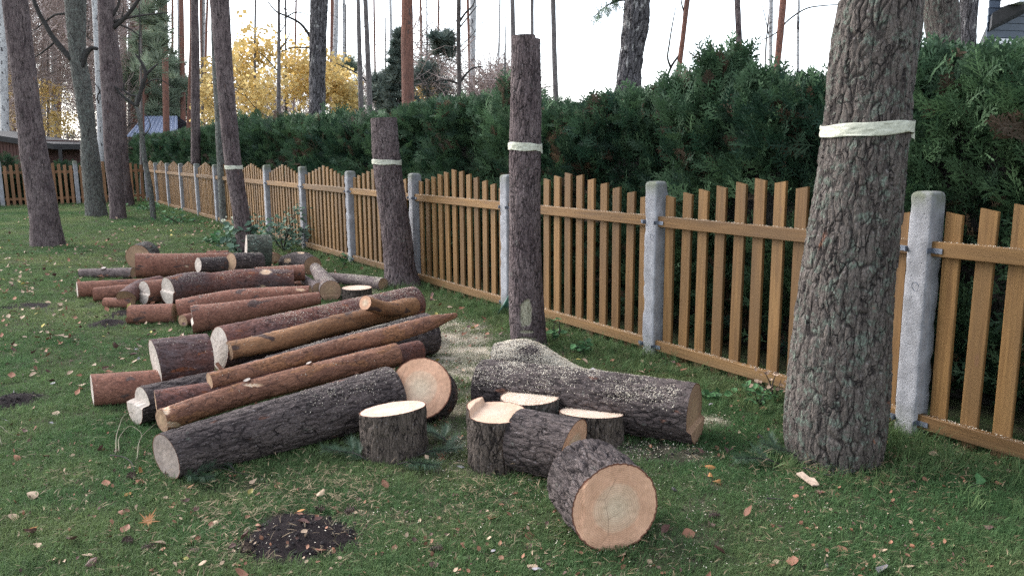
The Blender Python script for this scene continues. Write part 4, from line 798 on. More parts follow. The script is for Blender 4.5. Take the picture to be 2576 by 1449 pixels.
# far woods, left part
rr = random.Random(5)
for k in range(72):
    u = rr.uniform(-60, 520) if k < 60 else rr.uniform(520, 1250); Y = rr.uniform(38, 85); w_ = rr.uniform(.10, .21); lean = rr.uniform(-14, 14)
    bi = rr.random() < (.62 if u < 300 else .35); hw = w_*F/Y; b = at_Y(u, 380, Y)
    rows = [(-40, u+lean-hw*.8, u+lean+hw*.8), (150, u+lean*.6-hw*.9, u+lean*.6+hw*.9), (380, u-hw, u+hw)]
    t, PP, RR = vtree('birch_tree' if bi else 'pine_tree', 'pale birch trunk in the distant woods' if bi else 'reddish pine trunk in the distant woods', 'birch tree' if bi else 'pine tree', rows, Y, 'birch' if bi else 'farred', 'birches of the distant woods' if bi else 'pines of the distant woods', ext=3, ns=12, nl=24, amp=.004, ps=8, seed=100+k)
def tuft(name, mat, n, L, wid, seed, hemi=True, curl=0.):
    r = random.Random(seed); m = MB()
    for k in range(n):
        a = r.uniform(0, 6.283); e = r.uniform(-.2 if hemi else -1.5, 1.5); d = np.array([math.cos(a)*math.cos(e), math.sin(a)*math.cos(e), math.sin(e)]); s = nrm(np.cross(d, [r.gauss(0, 1), r.gauss(0, 1), r.gauss(0, 1)])); st = d*r.uniform(0, .3)*L; l = L*r.uniform(.6, 1)
        m.add([st+s*wid, st-s*wid, st+d*l], T=[[0, 1, 2]])
    return m.build(name, mat, link=False, loc=(0, 0, 0))
def leafclump(name, mat, n, R, ls, seed, flat=1.):
    r = random.Random(seed); m = MB()
    for k in range(n):
        c = np.array([r.gauss(0, R*.5), r.gauss(0, R*.5), r.gauss(0, R*.5*flat)]); d = nrm(np.array([r.gauss(0, 1), r.gauss(0, 1), r.gauss(0, .6)])); s = nrm(np.cross(d, [r.gauss(0, .5), r.gauss(0, .5), 1])); l = ls*r.uniform(.6, 1.3)
        m.add([c, c+d*l*.5+s*l*.42, c+d*l, c+d*l*.5-s*l*.42], Q=[[0, 1, 2, 3]])
    return m.build(name, mat, link=False, loc=(0, 0, 0))
def twigclump(name, mat, n, R, seed):
    r = random.Random(seed); m = MB()
    for k in range(n):
        a = np.array([r.gauss(0, R*.3), r.gauss(0, R*.3), r.gauss(0, R*.3)]); d = nrm(np.array([r.gauss(0, 1), r.gauss(0, 1), r.gauss(.6, .8)])); b = a+d*R*r.uniform(.4, 1); s = nrm(np.cross(d, [r.gauss(0, 1), r.gauss(0, 1), .3]))*R*.010
        c = b+nrm(d+np.array([r.gauss(0, .5), r.gauss(0, .5), .2]))*R*.5
        m.add([a+s*1.3, a-s*1.3, b-s*.7, b+s*.7, c], Q=[[0, 1, 2, 3]], T=[[3, 2, 4]])
    return m.build(name, mat, link=False, loc=(0, 0, 0))
M_Y = leafmat('maple_yellow', (.52, .36, .12), (.66, .52, .24), .5)
M_PN = leafmat('pine_needles_far', (.12, .155, .11), (.20, .245, .17), .3)
M_SP = leafmat('spruce_dark', (.060, .088, .076), (.125, .150, .125), .25)
M_TW = leafmat('twigs_far', (.20, .155, .14), (.34, .26, .23), 0)
yl = [leafclump('leaf_cluster', M_Y, 13, .42, .16, s, .28) for s in range(3)]
pt = [tuft('needle_cluster', M_PN, 46, .5, .018, s) for s in range(3)]
stf = [tuft('needle_cluster', M_SP, 40, .4, .03, s) for s in range(2)]
tw = [twigclump('twig_cluster', M_TW, 30, .8, s) for s in range(3)]
def blob(rg, n, u0, u1, v0, v1, Y0, Y1, thr=-.1, fq=.8, seed=3, fl=1.6):
    P = []; 
    while len(P) < n:
        u = rg.uniform(u0, u1, n*2); v = rg.uniform(v0, v1, n*2); Y = rg.uniform(Y0, Y1, n*2); q = np.array([at_Y(a, b, c) for a, b, c in zip(u, v, Y)])
        ed = np.sqrt(((u-(u0+u1)/2)/((u1-u0)/2))**2+((v-(v0+v1)/2)/((v1-v0)/2))**2); f = fbm(q*np.array([fq, fq, fq*fl]), seed, 3)-.45*np.clip(ed-.4, 0, 1); P += list(q[f > thr])
    return np.array(P[:n])
def rrot(rg, n, tilt=.5): 
    return np.stack([rg.normal(0, tilt, n), rg.normal(0, tilt, n), rg.uniform(0, 6.28, n)], 1)
rg = np.random.default_rng(3)
def yellow(label, rows, Y, boxes, n, seed, group=None):
    t, PP, RR = bare(label, 'maple tree', 'maple_tree', rows, Y, 'fargrey', ext=2.5, twigs=9, seed=seed, th=.15)
    pts = np.concatenate([blob(rg, int(n*b[4]), b[0], b[1], b[2], b[3], Y-2, Y+2, -.02, 1.0, seed) for b in boxes])
    tag(scatter('foliage', pts, rrot(rg, len(pts)), rg.uniform(.6, 1.2, len(pts)), rg.uniform(0, 1, len(pts)), yl, t), kind='stuff')
yellow('yellow leaved maple left of the leaning taped pine', [(60, 508, 512), (380, 505, 513)], 30, [(498, 560, 150, 330, 1)], 110, 61)
yellow('broad golden maple between the taped pine and the thick grey birch', [(0, 640, 645), (150, 638, 644), (380, 640, 648)], 27, [(560, 700, 90, 310, .7), (590, 690, 55, 150, .12)], 240, 62)
yellow('bright yellow maple partly behind the thick grey birch', [(60, 716, 721), (380, 716, 724)], 29, [(690, 870, 90, 310, .7), (830, 890, 200, 300, .3)], 270, 63)
yellow('small dim yellow maple behind the wooden shed', [(160, 118, 122), (380, 118, 124)], 46, [(60, 190, 210, 400, 1)], 200, 64)
yellow('low orange maple glimpsed right of the red pine trunk', [(190, 1060, 1063), (380, 1058, 1064)], 36, [(1030, 1110, 190, 262, 1)], 60, 65)
yellow('dim yellow maple at the left edge beyond the shed', [(160, 18, 22), (380, 18, 24)], 50, [(-30, 70, 190, 340, 1)], 150, 66)
def conifer(label, rows, Y, boxes, n, seed, src, name='pine_tree', cat='pine tree', thr=.02, fl=3.2, s=(.7, 1.2), dy=1.5):
    t, PP, RR = bare(label, cat, name, rows, Y, 'fargrey', ext=2, twigs=6, seed=seed, th=.3)
    pts = np.concatenate([blob(rg, int(n*b[4]), b[0], b[1], b[2], b[3], Y-dy, Y+dy, thr, .8, seed, fl) for b in boxes])
    tag(scatter('foliage', pts, rrot(rg, len(pts), .4), rg.uniform(s[0], s[1], len(pts)), rg.uniform(0, 1, len(pts)), src, t), kind='stuff')
conifer('thin pine with airy horizontal needle layers above the crooked bare tree', [(-10, 352, 357), (200, 352, 358), (380, 352, 360)], 30, [(330, 425, -10, 130, .5), (320, 440, 90, 200, .5)], 80, 71, pt, thr=.10, fl=4)
conifer('rounded grey green pine above the metal roof', [(160, 405, 410), (380, 405, 412)], 44, [(350, 470, 150, 300, 1)], 110, 72, pt, thr=.0, fl=2.2, s=(.9, 1.6))
conifer('second rounded pine between the metal roof and the slim straight pine', [(150, 452, 457), (380, 452, 459)], 48, [(425, 500, 180, 330, 1)], 70, 73, pt, thr=.0, fl=2.2, s=(.9, 1.6))
conifer('pine crown left of the crooked bare tree', [(140, 322, 327), (380, 322, 329)], 46, [(295, 360, 130, 300, 1)], 45, 74, pt, thr=.0, fl=2.2, s=(.9, 1.5))
conifer('grey pine seen between the thick birch and the twin trunks', [(120, 868, 872), (380, 868, 873)], 40, [(845, 905, 130, 300, 1)], 90, 75, pt, thr=.02)
conifer('dark tangled conifer mass right of the red pine trunk', [(70, 1072, 1076), (380, 1072, 1078)], 34, [(1035, 1140, 90, 270, 1)], 170, 76, stf, 'spruce_tree', 'spruce tree', .0, 1.6)
conifer('broken dark crown low above the hedge left of the red pine trunk', [(180, 968, 972), (380, 968, 973)], 32, [(930, 1010, 185, 290, 1)], 110, 77, stf, 'spruce_tree', 'spruce tree', .0, 2)
# spruce with layered boughs
YS = 30; t, PP, RR = vtree('spruce_tree', 'dark pointed spruce with drooping layered boughs left of the red pine trunk', 'spruce tree', [(88, 1003, 1005), (250, 998, 1006), (380, 997, 1008)], YS, 'fargrey', ns=10, nl=20, seed=80)
pts = []
for k in range(280):
    z = rg.uniform(0, 1); v = 90+z*190; ra = 6+z*44; a = rg.uniform(0, 6.28); q = rg.uniform(.2, 1); lay = math.floor(z*9)/9; v = 90+lay*190+q*ra*.28+rg.normal(0, 3); c = at_Y(1003+math.cos(a)*ra*q, v, YS+math.sin(a)*ra*q*YS/F); pts.append(c)
pts = np.array(pts); tag(scatter('foliage', pts, rrot(rg, len(pts)), rg.uniform(.5, .9, len(pts)), rg.uniform(0, 1, len(pts)), stf, t), kind='stuff')
# hazy twig mass of the distant woods
tp = np.concatenate([blob(rg, 760, -80, 330, -40, 400, 40, 80, -.15, .25, 31, 1), blob(rg, 260, 300, 520, 150, 400, 60, 85, -.1, .3, 32, 1), blob(rg, 420, 520, 960, 170, 400, 50, 80, -.1, .3, 33, 1), blob(rg, 45, 1040, 1140, 110, 300, 30, 40, -.05, .3, 34, 1), blob(rg, 120, 1180, 1330, 210, 330, 30, 45, 0, .3, 35, 1)])
ft = scatter('distant_woods', tp, rrot(rg, len(tp)), rg.uniform(.9, 2.2, len(tp)), rg.uniform(0, 1, len(tp)), tw); tag(ft, 'hazy mass of bare twigs of the distant woods', 'woods', kind='stuff')
rp = np.array([[rr.uniform(-60, 90), rr.uniform(60, 110), 0] for _ in range(700)]); rp[:, 2] = [rr.uniform(0, 3.5) for _ in range(700)]
far = scatter('distant_undergrowth', rp, rrot(rg, 700), rg.uniform(2, 4, 700), rg.uniform(0, 1, 700), tw+pt); tag(far, 'low undergrowth along the distant wood edge', 'undergrowth', kind='stuff')
# hanging leafy branch at top, left of the massive birch
tb = MB(); 
q = [at_Y(u, v, 12.3) for u, v in ((1572, 2), (1545, 6), (1520, 20), (1497, 40))]; 
bo = [o for o in COL.objects if o.get('label', '').startswith('massive')][0]
tubes(bo, 'branch', 'twig', [px((1572, 0, 3), (1545, 5, 2), (1520, 20, 1.4), (1494, 42, .8))], 12.3)
cp = np.concatenate([np.array([at_Y(1572-78*k+rg.normal(0, 3), 2+42*k*k+rg.normal(0, 4)+3, 12.3+rg.normal(0, .05))])for k in np.linspace(.1, 1, 40)])
tag(scatter('foliage', cp, rrot(rg, 40, 1), rg.uniform(.09, .16, 40), rg.uniform(.2, .8, 40), thA, bo), kind='stuff')

# ================================================================ BUILDINGS
M_SLATE = plain('slate_blue_paint', (.055, .075, .105), .6, 12, .12); M_WH = plain('white_paint', (.75, .76, .78), .5, 20, .05); M_DK = plain('dark_roofing', (.022, .02, .02), .8, 8, .3)
M_SHED = plain('red_brown_cladding', (.075, .032, .026), .8, 10, .2); M_TIN, nt, p = newmat('blue_grey_tin'); p.inputs['Base Color'].default_value = (.22, .26, .36, 1); p.inputs['Metallic'].default_value = .3; p.inputs['Roughness'].default_value = .45
M_GL, nt, p = newmat('window_glass'); p.inputs['Base Color'].default_value = (.05, .06, .07, 1); p.inputs['Roughness'].default_value = .08; p.inputs['Metallic'].default_value = .0
YH = 14.0; hp = at_Y(2462, 300, YH); hx, hy = hp[0], YH; ho = np.array([hx, hy, 0]); wd = nrm(np.array([.97, .24, 0])); wnn = np.array([wd[1], -wd[0], 0]); dd_ = nrm(np.array([hx+.25, hy, 0]))
hs_ = thing('house', 'slate blue weatherboard house behind the hedge at the right edge', 'house', tuple(ho))
m = MB(); m.box(ho+wd*3+dd_*2.6+np.array([0, 0, 2.6]), wd*3.0, dd_*2.5, (0, 0, 2.6)); m.build('wall', M_SLATE, hs_)
bd = MB(); bd.box((3.0, 0, .055), (3.0, 0, 0), (0, .012, 0), (0, .008, .058)); bdm = bd.build('board', M_SLATE, link=False, loc=(0, 0, 0)).data
for k in range(42): child('board', bdm, hs_, ho+dd_*.055+np.array([0, 0, .12*k]), (0, 0, math.atan2(wd[1], wd[0])))
wv0 = at_Y(2490, 108, YH); wv1 = at_Y(2556, 190, YH); wx0, wx1, wz0, wz1 = .28, .74, wv1[2]-.1, wv0[2]
def wb(m, x0, x1, z0, z1, d0, d1): m.box(ho+wd*(x0+x1)/2+wnn*(d0+d1)/2+np.array([0, 0, (z0+z1)/2]), wd*(x1-x0)/2, wnn*abs(d1-d0)/2, (0, 0, (z1-z0)/2))
m = MB(); wb(m, wx0-.07, wx0, wz0-.07, wz1+.07, -.03, .04); wb(m, wx1, wx1+.07, wz0-.07, wz1+.07, -.03, .04); wb(m, wx0, wx1, wz1, wz1+.07, -.03, .038); wb(m, wx0, wx1, wz0-.07, wz0, -.03, .038); wb(m, (wx0+wx1)/2-.02, (wx0+wx1)/2+.02, wz0, wz1, -.03, .034)
wf = m.build('window', M_WH, hs_); m = MB(); wb(m, wx0, wx1, wz0, wz1, -.02, .012); m.build('pane', M_GL, wf)
m = MB(); r0 = at_Y(2436, 46, YH); r1 = at_Y(2575, -30, YH); r2_ = r1+(r1-r0)*1.6
m.add([r0-wnn*-.5, r2_-wnn*-.5, r2_+dd_*6, r0+dd_*6]+[q-np.array([0, 0, .22]) for q in (r0-wnn*-.5, r2_-wnn*-.5, r2_+dd_*6, r0+dd_*6)], [[0, 1, 2, 3], [7, 6, 5, 4], [0, 4, 5, 1], [1, 5, 6, 2], [2, 6, 7, 3], [3, 7, 4, 0]]); m.build('roof', M_DK, hs_)
m = MB(); e_ = at_Y(2556, 4, YH-.5); m.box(e_, (.10, 0, 0), (0, .25, 0), (0, 0, .05)); m.build('rafter', M_WH, hs_)
# shed, left
YZ = 33.0; s0 = at_Y(-60, 400, YZ); s1 = at_Y(104, 400, YZ)
sh = thing('wooden_shed', 'low red brown shed with a flat dark roof behind the far end fence', 'shed', (s0[0], YZ, 0)); zr = at_Y(60, 352, YZ)[2]; z1r = at_Y(160, 366, YZ)[2]
m = MB(); m.box(((s0[0]+s1[0])/2, YZ+1.5, zr/2), ((s1[0]-s0[0])/2, 0, 0), (0, 1.5, 0), (0, 0, zr/2)); m.build('wall', M_SHED, sh)
bdm2 = MB(); bdm2.box((0, 0, zr/2), (.055, 0, 0), (0, .012, 0), (0, 0, zr/2)); bdm2 = bdm2.build('board', M_SHED, link=False, loc=(0, 0, 0)).data
for x in np.arange(s0[0]+.07, s1[0], .13): child('board', bdm2, sh, (x, YZ-.016, 0))
se = at_Y(148, 366, YZ); m = MB(); za = at_Y(0, 334, YZ)[2]; zb_ = at_Y(162, 362, YZ)[2]
a = np.array([s0[0]-.5, YZ-.4, za+.15]); b = np.array([se[0], YZ-.4, zb_]); V = [a, b, b+(0, 4, 0), a+(0, 4, 0)]; V = V+[q-np.array([0, 0, .22]) for q in V]
m.add(V, [[0, 1, 2, 3], [7, 6, 5, 4], [0, 4, 5, 1], [1, 5, 6, 2], [2, 6, 7, 3], [3, 7, 4, 0]]); m.build('roof', M_DK, sh)
m = MB(); 
for yy in (0, 3.4): m.box((at_Y(166, 366, YZ)[0]-.15, YZ-.2+yy, zb_/2-.1), (.05, 0, 0), (0, .05, 0), (0, 0, zb_/2-.1)); 
m.build('post', M_DK, sh)
wp_ = thing('firewood_stack', 'dark stack of firewood under the shed roof by its post', 'firewood', (at_Y(128, 390, YZ)[0], YZ+.6, 0))
rw = random.Random(3)
for r_ in range(9):
    for c_ in range(5):
        if r_ > 5 and c_ > 3: continue
        m = MB(); x = at_Y(112+c_*8+(r_ % 2)*3, 390, YZ+.6)[0]; z = .07+r_*.135; m.tube([(x, YZ+.4, z), (x, YZ+.9, z)], [.07, .068], 9); m.build('log', BK['greybrown'] if rw.random() < .6 else M_DK, wp_, smooth=True)
# tin roofed cabin
YC = 40.0; a = at_Y(318, 337, YC); b = at_Y(447, 337, YC); tz = at_Y(380, 292, YC+1.5)[2]; cb_ = thing('cabin', 'cabin with a blue grey seamed metal roof beyond the far hedge', 'cabin', ((a[0]+b[0])/2, YC+2, 0))
m = MB(); m.box(((a[0]+b[0])/2, YC+2, a[2]/2-.05), ((b[0]-a[0])/2-.15, 0, 0), (0, 1.8, 0), (0, 0, a[2]/2-.05)); m.build('wall', M_SHED, cb_)
m = MB(); xr = at_Y(436, 292, YC+1.5)[0]; V = [(a[0], YC, a[2]-.1), (b[0], YC, a[2]-.1), (xr, YC+2, tz), (a[0], YC+2, tz), (a[0], YC+4, a[2]-.1), (b[0], YC+4, a[2]-.1)]; V = [np.array(q) for q in V]
V = V+[q-np.array([0, 0, .05]) for q in V]; m.add(V, [[0, 1, 2, 3], [3, 2, 5, 4], [9, 8, 7, 6], [10, 11, 8, 9], [0, 6, 7, 1]]); rf = m.build('roof', M_TIN, cb_)
sm = MB(); l = math.hypot(2, tz-a[2]+.1)
for k in range(11):
    f = (k+.5)/11; x0 = a[0]+(b[0]-a[0])*f; x1 = a[0]+(xr-a[0])*f; p0_ = np.array([x0, YC, a[2]-.08]); p1_ = np.array([x1, YC+2, tz+.02]); m = MB(); m.tube([p0_, p1_], [.025, .025], 4); m.build('seam', M_TIN, rf)

# dark hedge behind the far end fence
COL.objects.unlink(h4)
h4 = thing('thuja_hedge', 'dark clipped hedge seen through the slats of the far end fence', 'hedge', tuple(CN+E2*3.5+FD*1.1)); r4 = np.random.default_rng(4); n = 2600
tt = r4.uniform(.3, 7.5, n); zz = r4.uniform(.05, 1, n)*(1.15+.35*(tt > 3.8)+.12*n2(tt, tt*0, 2, 3)); P = CN+tt[:, None]*E2+(.7+r4.uniform(0, .3, n))[:, None]*FD; P[:, 2] = zz
o = scatter('foliage', P, axes(-FD+np.array([0, 0, .7])+r4.normal(0, .5, (n, 3)), nrm(-FD+r4.normal(0, .5, (n, 3)))), r4.uniform(.15, .3, n), r4.uniform(0, .5, n), thA, h4); tag(o, kind='stuff')
m = MB(); m.box(CN+E2*3.9+FD*1.25+np.array([0, 0, .5]), E2*3.6, FD*.3, (0, 0, .5)); m.build('shaded_inner_core', M_CORE, h4)  # added dark box, painted shade behind the far end foliage

# ================================================================ GRASS, LITTER
M_G = leafmat('grass_blades', (.066, .134, .048), (.182, .218, .088), .28); M_GD = leafmat('dry_grass', (.13, .12, .07), (.22, .19, .12), .1)
M_ND = leafmat('fallen_needles', (.17, .12, .07), (.27, .20, .12), 0)
def gtuft(name, mat, n, R, hmin, hmax, w_, seed, lean=.7):
    r = random.Random(seed); m = MB()
    for k in range(n):
        a = r.uniform(0, 6.283); q = R*math.sqrt(r.random()); b = np.array([q*math.cos(a), q*math.sin(a), -.004]); h = r.uniform(hmin, hmax); az = r.uniform(0, 6.283); l = r.uniform(.1, lean); s = np.array([-math.sin(az+1), math.cos(az+1), 0])*w_*r.uniform(.6, 1.2)
        d = np.array([math.cos(az), math.sin(az), 0]); p1_ = b+np.array([0, 0, h*.55])+d*h*l*.35; p2_ = b+np.array([0, 0, h*(1-.4*l)])+d*h*l*1.1
        m.add([b-s, b+s, p1_+s*.8, p1_-s*.8, p2_], Q=[[0, 1, 2, 3]], T=[[3, 2, 4]])
    return m.build(name, mat, link=False, loc=(0, 0, 0))
GT = [gtuft('tuft', M_G, 34, .055, .012, .038, .0014, s, 1.1) for s in range(4)]
GL = [gtuft('tall_tuft', M_G, 26, .05, .06, .17, .0019, s+9, 1.1) for s in range(3)]
GD = [gtuft('dry_tuft', M_GD, 9, .05, .02, .05, .0011, s+19, 1.6) for s in range(2)]
def wedge(rg, n, Y0, Y1, pw, extra=.06):
    u = rg.uniform(0, 1, n); Y = (Y0**(1-pw)+u*(Y1**(1-pw)-Y0**(1-pw)))**(1/(1-pw)); X = rg.uniform(-.66-extra, .66+extra, n)*Y; return X, Y
def fenceside(X, Y): # signed distance behind the fence
    return (X-FA[0])*FN[0]+(Y-FA[1])*FN[1]
rg = np.random.default_rng(77)
X, Y = wedge(rg, 88000, 2.2, 30, .55)
keep = (rg.uniform(0, 1, len(X)) > soilm(X, Y)*1.02)&(rg.uniform(0, 1, len(X)) > dustm(X, Y)*.93)&(fenceside(X, Y) < .5); wl = n2(X, Y, 2.3, 71)*.6+n2(X, Y, 8, 72)*.5
keep &= rg.uniform(0, 1, len(X)) > sstep(.10, .5, wl)*.75
X, Y = X[keep], Y[keep]; wl = wl[keep]; P = np.column_stack([X, Y, gh(X, Y)])
tint = np.clip(.38+.6*n2(X, Y, .9, 73)+.35*n2(X, Y, 3.1, 74)+rg.normal(0, .12, len(X)), 0, 1)
o = scatter('lawn_grass', P, rrot(rg, len(P), .15), rg.uniform(.75, 1.35, len(P))*(1+np.clip(Y-5, 0, 30)*.045), tint, GT); tag(o, 'short mossy lawn grass', 'grass', kind='stuff')
# taller grass along the fence foot, stumps and posts
t_ = rg.uniform(-2.6, 27, 2600); s_ = rg.normal(-.12, .20, 2600); P = FA+t_[:, None]*FD+s_[:, None]*FN; P[:, 2] = gh(P[:, 0], P[:, 1])
cl = []
for q, r0 in ((P1[1], .30), (P2[1], .2), (P3[1], .27)):
    for k in range(60): a = rg.uniform(0, 6.28); cl.append([q[0]+math.cos(a)*(r0+abs(rg.normal(0, .08))), q[1]+math.sin(a)*(r0+abs(rg.normal(0, .08))), 0])
for n in range(0, 5):
    c = fr(FA, n*SP-PW/2, .0)
    for k in range(26): cl.append([c[0]+rg.normal(0, .09), c[1]+rg.normal(-.08, .07), 0])
P = np.concatenate([P, cl]); o = scatter('tall_grass', P, rrot(rg, len(P), .3), rg.uniform(.35, 1.05, len(P)), rg.uniform(0, .6, len(P)), GL); tag(o, 'taller unmown grass along the foot of the fence', 'grass', kind='stuff')
X, Y = wedge(rg, 1000, 2.2, 14, .6); k = (fenceside(X, Y) < .3)&(n2(X, Y, 1.7, 75)+.5*n2(X, Y, 6, 76) > -.05); X, Y = X[k], Y[k]; P = np.column_stack([X, Y, gh(X, Y)+.004])
o = scatter('dry_grass', P, rrot(rg, len(P), .3), rg.uniform(.7, 1.5, len(P)), rg.uniform(0, 1, len(P)), GD); tag(o, 'straw coloured dead grass in the lawn', 'grass', kind='stuff')
def needle(seed, n=5):
    r = random.Random(seed); m = MB()
    for k in range(n):
        a = r.uniform(0, 6.28); b = np.array([r.gauss(0, .09), r.gauss(0, .09), r.uniform(.0, .014)]); L = r.uniform(.028, .052)
        for da in (-.07, .09):
            d = np.array([math.cos(a+da), math.sin(a+da), r.uniform(-.1, .25)]); s = np.array([-d[1], d[0], 0])*.0007; c = b+d*L*.5+np.array([0, 0, .003]); e = b+d*L+s*r.uniform(-6, 6)
            m.add([b-s, b+s, c+s, c-s, e], Q=[[0, 1, 2, 3]], T=[[3, 2, 4]])
    return m.build('needles', M_ND, link=False, loc=(0, 0, 0))
NDL = [needle(s) for s in range(4)]
X, Y = wedge(rg, 1300, 2.2, 11, .9); dn = n2(X, Y, 1.4, 81)+.6*n2(X, Y, 4.5, 82)+np.where(X > .0, .12, -.05); k = (dn > -.08)&(fenceside(X, Y) < .2); X, Y = X[k], Y[k]
ex = []
for u, v, su, sv, nn in ((640, 1300, 60, 30, 70), (880, 1250, 60, 25, 60), (1250, 1340, 200, 50, 60), (1300, 1245, 90, 25, 50), (700, 1200, 120, 20, 60), (2050, 1200, 140, 30, 90), (2330, 1180, 150, 40, 70), (600, 1380, 60, 18, 40), (880, 1345, 30, 30, 30), (430, 1185, 60, 30, 30)):
    for q in range(nn): c = on_plane(u+rg.normal(0, su), v+rg.normal(0, sv), 0); ex.append(c)
ex = np.array(ex); X = np.concatenate([X, ex[:, 0]]); Y = np.concatenate([Y, ex[:, 1]]); k = rg.uniform(0, 1, len(X)) > soilm(X, Y)*.85; X, Y = X[k], Y[k]; P = np.column_stack([X, Y, gh(X, Y)+.012+rg.uniform(0, .012, len(X))])
o = scatter('fallen_needles', P, rrot(rg, len(P), .18), rg.uniform(.8, 1.2, len(P)), rg.uniform(0, 1, len(P)), NDL); tag(o, 'straw brown pine needles scattered over the lawn', 'pine needles', kind='stuff')

M_CL = plain('soil_clods', (.022, .017, .017), 1, 90, .4, space='Generated')
cb2 = []
for s in range(3):
    r = random.Random(s); m = MB(); m.tube([(0, 0, -.9), (0, 0, -.45), (.1, 0, .3), (0, .1, .8)], [.35, .9, .85, .3], 7); q = m.build('clod', M_CL, link=False, loc=(0, 0, 0))
    for v in q.data.vertices: v.co *= r.uniform(.7, 1.25)
    cb2.append(q)
X = rg.uniform(-3.6, 1.6, 60000); Y = rg.uniform(2.7, 8.5, 60000); k = rg.uniform(0, 1, len(X)) < soilm(X, Y)*.28*(n2(X, Y, 6, 96) > -.3); X, Y = X[k], Y[k]; P = np.column_stack([X, Y, gh(X, Y)+.003])
o = scatter('soil_crumbs', P, rrot(rg, len(P), 1.5), rg.uniform(.003, .010, len(P)), rg.uniform(0, 1, len(P)), cb2); tag(o, 'dark crumbs of loose soil on the bare patches', 'soil', kind='stuff')
# ---- fallen leaves
def leafcol(name, a, b, r=.75):
    m, nt, p = newmat(name); tc = nd(nt, 'ShaderNodeTexCoord').outputs['Object']; rn = nd(nt, 'ShaderNodeObjectInfo').outputs['Random']
    n = noise(nt, scl(nt, tc, (1, 1, 1)), 70, 3, .6); c = mixc(nt, rng(nt, n, .3, .7), a, b); c = mixc(nt, 1, c, mixc(nt, rn, (.65, .65, .65), (1.25, 1.25, 1.25)), 'MULTIPLY'); nt.links.new(c, p.inputs['Base Color']); p.inputs['Roughness'].default_value = r; return m
LM = {'brown': leafcol('leaf_brown', (.20, .082, .045), (.29, .13, .075)), 'tan': leafcol('leaf_tan', (.30, .20, .13), (.43, .31, .21)), 'orange': leafcol('leaf_orange', (.30, .12, .035), (.42, .19, .055)), 'grey': leafcol('leaf_grey', (.15, .14, .15), (.26, .24, .25)), 'yellow': leafcol('leaf_yellow', (.34, .28, .06), (.44, .36, .11)), 'dark': leafcol('leaf_dark', (.07, .035, .03), (.13, .06, .045))}
def leafmesh(seed, mat, kind=0):
    r = random.Random(seed); m = MB(); n = 7; L = 1.; W = r.uniform(.28, .42); cu = r.uniform(.15, .75); fo = r.uniform(.1, .8); tw_ = r.uniform(-.5, .5)
    prof_ = [.04, .62, .95, 1., .8, .45, .03] if kind == 0 else [.05, .9, 1, .75, .5, .28, .02]
    V = []
    for k in range(n):
        t = k/(n-1); x = t*L; z = cu*(t*(t-.45))*.8; w_ = W*prof_[k]
        for s in (-1, -.5, 0, .5, 1): V.append((x, s*w_*(1+.1*r.uniform(-1, 1)), z+abs(s)*w_*fo+s*tw_*w_*t+r.uniform(-.012, .012)))
    Qd = [[k*5+j, k*5+j+1, (k+1)*5+j+1, (k+1)*5+j] for k in range(n-1) for j in range(4)]
    m.add(V, Qd); m.tube([(-.32, 0, .05), (-.1, 0, -.01), (.02, 0, 0)], [.012, .012, .014], 3, cap=False)
    return m.build('leaf', mat, link=False, loc=(0, 0, 0), smooth=True)
def maple(seed, mat):
    m = MB(); pts = []; r = random.Random(seed)
    tips = [(-2.3, .62), (-1.75, .42), (-1.25, .95), (-.75, .5), (-.33, .72), (0, 1.1), (.33, .7), (.75, .5), (1.25, .95), (1.75, .42), (2.3, .62)]
    for k, (a, l) in enumerate(tips):
        pts.append((l*math.cos(a), l*math.sin(a)))
        if k < len(tips)-1: a2_ = (a+tips[k+1][0])/2; l2 = min(l, tips[k+1][1])*.58; pts.append((l2*math.cos(a2_), l2*math.sin(a2_)))
    pts.append((-.12, 0)); V = [(0, 0, 0)]
    for f in (.5, 1.): V += [(x*f, y*f, .35*f*f*(x*x*.6+abs(y)*.55)+r.uniform(-.03, .03)) for x, y in pts]
    n = len(pts); T = [[0, 1+j, 1+(j+1) % n] for j in range(n)]; Qd = [[1+j, 1+n+j, 1+n+(j+1) % n, 1+(j+1) % n] for j in range(n)]
    m.add(V, Qd, T); m.tube([(-.9, .1, .1), (-.4, .02, 0), (-.1, 0, 0)], [.018, .018, .02], 4, cap=False); return m.build('leaf', mat, link=False, loc=(0, 0, 0), smooth=True)
LV = {c: [leafmesh(i*7+k, LM[c], k % 2) for k in range(3)] for i, c in enumerate(LM)}
LAB = {'brown': ('small curled reddish brown leaf lying on the lawn', 'curled reddish brown leaves on the lawn'), 'tan': ('small pale tan leaf lying on the lawn', 'pale tan leaves on the lawn'), 'orange': ('small bright orange leaf lying on the lawn', 'bright orange leaves on the lawn'), 'grey': ('small silvery grey leaf lying face down on the lawn', 'silvery grey leaves on the lawn'), 'yellow': ('small yellow leaf lying on the lawn', 'yellow leaves on the lawn'), 'dark': ('small dark brown withered leaf lying on the lawn', 'dark withered leaves on the lawn')}
rl = random.Random(12); obst = [(np.array(o.location)[:2]) for o in LOGS]
def leafobj(c, X, Y, s, label=None, rot=None, me=None, dz=.012):
    o = bpy.data.objects.new('fallen_leaf', me or rl.choice(LV[c]).data); COL.objects.link(o); o.location = (X, Y, float(gh(X, Y))+dz+s*.10); o.scale = (s,)*3
    o.rotation_euler = rot or (rl.gauss(0, .35)+(math.pi if rl.random() < .35 else 0), rl.gauss(0, .35), rl.uniform(0, 6.28)); tag(o, label or LAB[c][0], 'leaf', None if label else LAB[c][1]); return o
ml = maple(3, leafcol('leaf_maple', (.38, .15, .05), (.50, .24, .09)))
